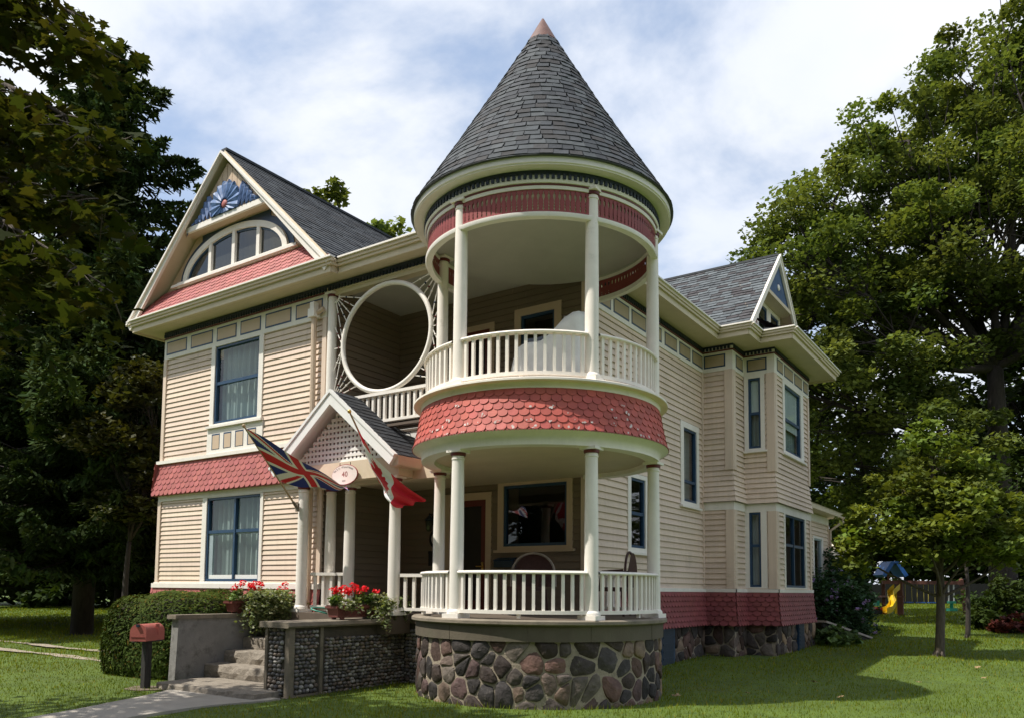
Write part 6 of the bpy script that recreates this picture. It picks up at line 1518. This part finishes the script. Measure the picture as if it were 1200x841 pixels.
# ================================================================== BACK YARD
bk = empty('cellar_ramp', (2.8, 10.3, .6), 'weathered grey plank ramp sloping from the bay to the lawn', 'ramp')
m = MB()
for k in range(4):
    o = Vector((-.26*k, -.02*k, .0)); m.bar(Vector((2.60, 9.05, .98))+o, Vector((3.25, 11.35, .50))+o, .25, .05)
m.build('plank', M['plank'], bk)
m = MB(); m.bar((2.62, 9.05, .90), (3.3, 11.3, .44), .05, .12); m.bar((1.9, 9.0, .90), (2.45, 11.3, .44), .05, .12); m.build('stringer', M['post_wood'], bk)
def yard(px, z, D): q = CAMP+RT*((px-600)/930*D)+FW*D; return Vector((q.x, q.y, z))
ps = empty('swing_set', tuple(yard(1053, gz(1.7, 27), 34)), 'timber play tower and swing beam with blue roof and swings', 'swing set')
zg2 = .83
m = MB(); m.bar(yard(1054, zg2-.2, 34), yard(1054, 2.25, 34), .24, .24); m.build('post', M['play_wood'], ps)
m = MB(); m.bar(yard(1035, zg2-.2, 34.6), yard(1035, 2.2, 34.6), .14, .14); m.build('post', M['play_wood'], ps)
m = MB(); m.bar(yard(1131, zg2-.2, 34), yard(1126, 2.3, 34), .13, .13); m.build('post', M['play_wood'], ps)
m = MB(); m.bar(yard(1130, zg2-.2, 35.2), yard(1126, 2.3, 34), .13, .13); m.build('post', M['play_wood'], ps)
m = MB(); m.bar(yard(1034, 2.16, 34), yard(1128, 2.16, 34), .15, .15); m.build('beam', M['play_wood'], ps)
m = MB(); m.bar(yard(1034, 1.55, 34.3), yard(1054, 1.55, 34.3), .9, .08); m.build('platform', M['play_wood'], ps)
m = MB(); c = yard(1043.5, 2.9, 34)
for sx in (-1, 1): m.bar(c+RT*(sx*.10)+Vector((0, 0, .1)), c+RT*(sx*.52)+Vector((0, 0, -.55)), .9, .09, up=tuple(FW.cross(RT))) if False else m.bar(c+RT*(sx*.12)+Vector((0, 0, .06)), c+RT*(sx*.48)+Vector((0, 0, -.48)), .9, .16, up=(0, 0, 1))
m.bar(c-RT*.16+Vector((0, 0, .1)), c+RT*.16+Vector((0, 0, .1)), .9, .09); m.build('canopy', M['play_blue'], ps)
m = MB(); m.bar(yard(1041, 2.2, 34), yard(1041, 2.9, 34), .08, .08); m.build('ridge_post', M['play_wood'], ps)
for px, dz in ((1064, .95), (1078, .95), (1091, .95)):
    m = MB(); m.tube([yard(px-3.6, 2.1, 34), yard(px-4, zg2+.50, 34)], .014, 5); m.tube([yard(px+3.6, 2.1, 34), yard(px+4, zg2+.50, 34)], .014, 5); q = m.build('swing_chain', M['chain'], ps)
    m = MB(); m.bar(yard(px-4.5, zg2+.48, 34), yard(px+4.5, zg2+.48, 34), .22, .04); m.build('swing_seat', M['play_blue'], ps)
m = MB(); m.tube([yard(1111, 2.1, 34), yard(1111, 1.35, 34)], .03, 6); m.tube([yard(1117, 2.1, 34), yard(1117, 1.35, 34)], .03, 6); m.build('swing_chain', M['white'], ps)
m = MB(); m.bar(yard(1110, 1.33, 34), yard(1118, 1.33, 34), .18, .10); m.bar(yard(1114, 1.33, 34), yard(1114, .95, 34), .16, .12); m.bar(yard(1109.5, 1.02, 34), yard(1118.5, 1.02, 34), .3, .12); m.build('glider', M['play_green'], ps)
sd_ = empty('slide', tuple(yard(1040, zg2, 33.3)), 'yellow wavy plastic slide beside the timber play tower', 'slide')
pts = [yard(1051, 1.90, 33.8), yard(1047, 1.78, 33.6), yard(1042.5, 1.60, 33.4), yard(1043.5, 1.42, 33.1), yard(1046, 1.22, 32.8), yard(1041.5, .98, 32.5), yard(1035, .90, 32.3)]
m = MB(); prev = None
for k, p in enumerate(pts):
    d = (pts[min(k+1, 6)]-pts[max(k-1, 0)]); d.z = 0; d.normalize(); s = Vector((-d.y, d.x, 0)); row = [p+FW*.26+Vector((0, 0, .20)), p+FW*.24, p-FW*.24, p-FW*.26+Vector((0, 0, .20))]
    low = [v-Vector((0, 0, .05)) for v in row]
    if prev:
        for i in range(3): m.face([prev[0][i], prev[0][i+1], row[i+1], row[i]]); m.face([prev[1][i], low[i], low[i+1], prev[1][i+1]])
        for i in (0, 3): m.face([prev[0][i], row[i], low[i], prev[1][i]])
    prev = (row, low)
m.build('chute', M['play_yellow'], sd_, smooth=True)
m = MB(); m.bar(yard(1049, zg2, 33.7), yard(1049, 1.8, 33.7), .08, .08); m.build('leg', M['play_yellow'], sd_)
ty = empty('toy_car', tuple(yard(1028, zg2, 32.5)), 'red and green ride-on toy left of the yellow slide', 'toy')
m = MB(); m.bar(yard(1024, 1.02, 32.5), yard(1031, 1.02, 32.5), .35, .22); m.build('body', M['play_red'], ty)
m = MB(); m.bar(yard(1024.5, 1.28, 32.6), yard(1028, 1.28, 32.6), .3, .22); m.build('backrest', M['play_green'], ty)
for px in (1025, 1030):
    m = MB(); a = yard(px, .93, 32.35); m.tube([a-FW*.05, a+FW*.05], .10, 10); m.build('wheel', M['black'], ty)
um = empty('garden_umbrella', tuple(yard(952, gz(1.0, 15.5), 26)), 'cream garden canopy showing behind the rear wing', 'umbrella')
cx, cy = yard(952, 0, 26).x, yard(952, 0, 26).y; gzz = gz(cx, cy)
m = MB(); m.lathe([(1.55, 2.72), (1.50, 2.86), (.75, 3.22), (.03, 3.52), (0, 3.53)], cx, cy, n=8); m.build('canopy', M['canvas'], um)
m = MB(); m.lathe([(1.55, 2.72), (1.57, 2.58)], cx, cy, n=8); m.build('valance', M['soffit'], um)
m = MB(); m.tube([(cx, cy, gzz), (cx, cy, 3.5)], .03, 8); m.build('pole', M['plank'], um)
fn = empty('board_fence', tuple(yard(1110, gz(3, 40), 46)), 'dark board fence across the far end of the back lawn', 'fence')
m = MB(); N_ = 150
for k in range(N_):
    px = 1000+k*2.0; p = yard(px, 0, 46); z0 = gz(p.x, p.y); m.bar(p+Vector((0, 0, z0-.1)), p+Vector((0, 0, z0+1.15+.02*(k % 3))), .092, .02, up=tuple(FW))
m.build('boards', M['fence'], fn)
m = MB()
for z in (.3, .95): 
    a, b = yard(1000, 0, 46.06), yard(1300, 0, 46.06); m.bar(a+Vector((0, 0, gz(a.x, a.y)+z)), b+Vector((0, 0, gz(b.x, b.y)+z)), .06, .09)
m.build('rail', M['fence'], fn)
fence_l = MB()
# fallen leaves
rn = random.Random(8); proto = None
for k, (x, y) in enumerate(((4.3, 1.2), (4.9, 3.4), (5.6, 2.2), (3.9, -.8), (6.2, 5.0), (3.2, -1.6), (5.0, -.4), (6.4, 3.3), (2.6, -3.2), (-5.6, -7.0), (-7.3, -5.8), (-8.4, -3.2))):
    z = gz(x, y)+.06
    if proto is None:
        m = MB(); m.face([(MAPLE[i][0]*.16-.08, MAPLE[i][1]*.16, .012*math.sin(i*1.7)) for i in range(len(MAPLE))]); proto = m.build('fallen_leaf', M['dry_leaf'], None); o = proto
    else: o = proto.copy(); COL.objects.link(o)
    o.location = (x, y, z); o.rotation_euler = (rn.uniform(-.3, .3), rn.uniform(-.3, .3), rn.uniform(0, 6)); o.scale = (rn.uniform(.4, .8),)*3
    tag(o, 'dry tan fallen leaf lying on the lawn', 'leaf', 'fallen leaves on the lawn')

# ================================================================== LIGHT, SKY, CAMERA
az = math.atan2(-.62, -.78); EL = rad(58)
sd3 = Vector((math.sin(az)*math.cos(EL), math.cos(az)*math.cos(EL), math.sin(EL)))
sun = bpy.data.lights.new('sun', 'SUN'); sun.energy = 4.0; sun.angle = rad(.6); sun.color = (1, .955, .88)
so2 = bpy.data.objects.new('sun', sun); COL.objects.link(so2); so2.rotation_euler = (-sd3).to_track_quat('-Z', 'Y').to_euler(); so2.location = (0, 0, 30)
w = bpy.data.worlds.new('World'); scene.world = w; w.use_nodes = True; nt = w.node_tree; N_, L_ = nt.nodes, nt.links
bg = N_['Background']; bg.inputs[1].default_value = .11
sky = N_.new('ShaderNodeTexSky'); sky.sky_type = 'NISHITA'; sky.sun_disc = False; sky.sun_elevation = EL; sky.sun_rotation = az % (2*PI); sky.dust_density = 1.2; sky.air_density = 1.0
tc = N_.new('ShaderNodeTexCoord'); sep = N_.new('ShaderNodeSeparateXYZ'); L_.new(tc.outputs['Generated'], sep.inputs[0])
ad = N_.new('ShaderNodeMath'); ad.operation = 'ADD'; ad.inputs[1].default_value = .35; L_.new(sep.outputs[2], ad.inputs[0])
mx_ = N_.new('ShaderNodeMath'); mx_.operation = 'MAXIMUM'; mx_.inputs[1].default_value = .12; L_.new(ad.outputs[0], mx_.inputs[0])
dv = N_.new('ShaderNodeVectorMath'); dv.operation = 'DIVIDE'; L_.new(tc.outputs['Generated'], dv.inputs[0]); L_.new(mx_.outputs[0], dv.inputs[1])
n1 = N_.new('ShaderNodeTexNoise'); n1.inputs['Scale'].default_value = 2.3; n1.inputs['Detail'].default_value = 7; n1.inputs['Roughness'].default_value = .56; n1.inputs['Distortion'].default_value = .2; L_.new(dv.outputs[0], n1.inputs['Vector'])
mr = N_.new('ShaderNodeMapRange'); mr.interpolation_type = 'SMOOTHSTEP'; mr.inputs[1].default_value = .36; mr.inputs[2].default_value = .57; L_.new(n1.outputs[0], mr.inputs[0])
n2 = N_.new('ShaderNodeTexNoise'); n2.inputs['Scale'].default_value = 2.6; n2.inputs['Detail'].default_value = 6; L_.new(dv.outputs[0], n2.inputs['Vector'])
cr2 = N_.new('ShaderNodeMix'); cr2.data_type = 'RGBA'; cr2.inputs[6].default_value = (5.7, 6.1, 6.9, 1); cr2.inputs[7].default_value = (6.6, 6.8, 7.15, 1)
mr2 = N_.new('ShaderNodeMapRange'); mr2.inputs[1].default_value = .35; mr2.inputs[2].default_value = .62; L_.new(n2.outputs[0], mr2.inputs[0]); L_.new(mr2.outputs[0], cr2.inputs[0])
lift = N_.new('ShaderNodeMix'); lift.data_type = 'RGBA'; lift.inputs[0].default_value = .45; lift.inputs[7].default_value = (4.5, 5.6, 7.5, 1); L_.new(sky.outputs[0], lift.inputs[6])
fin = N_.new('ShaderNodeMix'); fin.data_type = 'RGBA'; L_.new(mr.outputs[0], fin.inputs[0]); L_.new(lift.outputs[2], fin.inputs[6]); L_.new(cr2.outputs[2], fin.inputs[7]); L_.new(fin.outputs[2], bg.inputs[0])
cam = bpy.data.cameras.new('camera'); co = bpy.data.objects.new('camera', cam); COL.objects.link(co); scene.camera = co
cam.sensor_fit = 'HORIZONTAL'; cam.sensor_width = 36; cam.lens = 36*929.8/1200; cam.shift_x = 0; cam.shift_y = (619.4-420.5)/1200; cam.clip_end = 3000; cam.clip_start = .1
f_ = Vector((-.56180803, .82379596, .07570968)); r_ = Vector((.82653551, .56280467, .0094846)); u_ = Vector((.03479639, -.06790527, .99708479))
mw = Matrix(((r_.x, u_.x, -f_.x, CAMP.x), (r_.y, u_.y, -f_.y, CAMP.y), (r_.z, u_.z, -f_.z, CAMP.z), (0, 0, 0, 1))); co.matrix_world = mw
vs = scene.view_settings; vs.view_transform = 'Standard'; vs.look = 'None'; vs.exposure = 0.47; vs.gamma = 1; vs.use_curve_mapping = False
scene.cycles.max_bounces = 8; scene.cycles.transparent_max_bounces = 12; scene.cycles.use_denoising = True
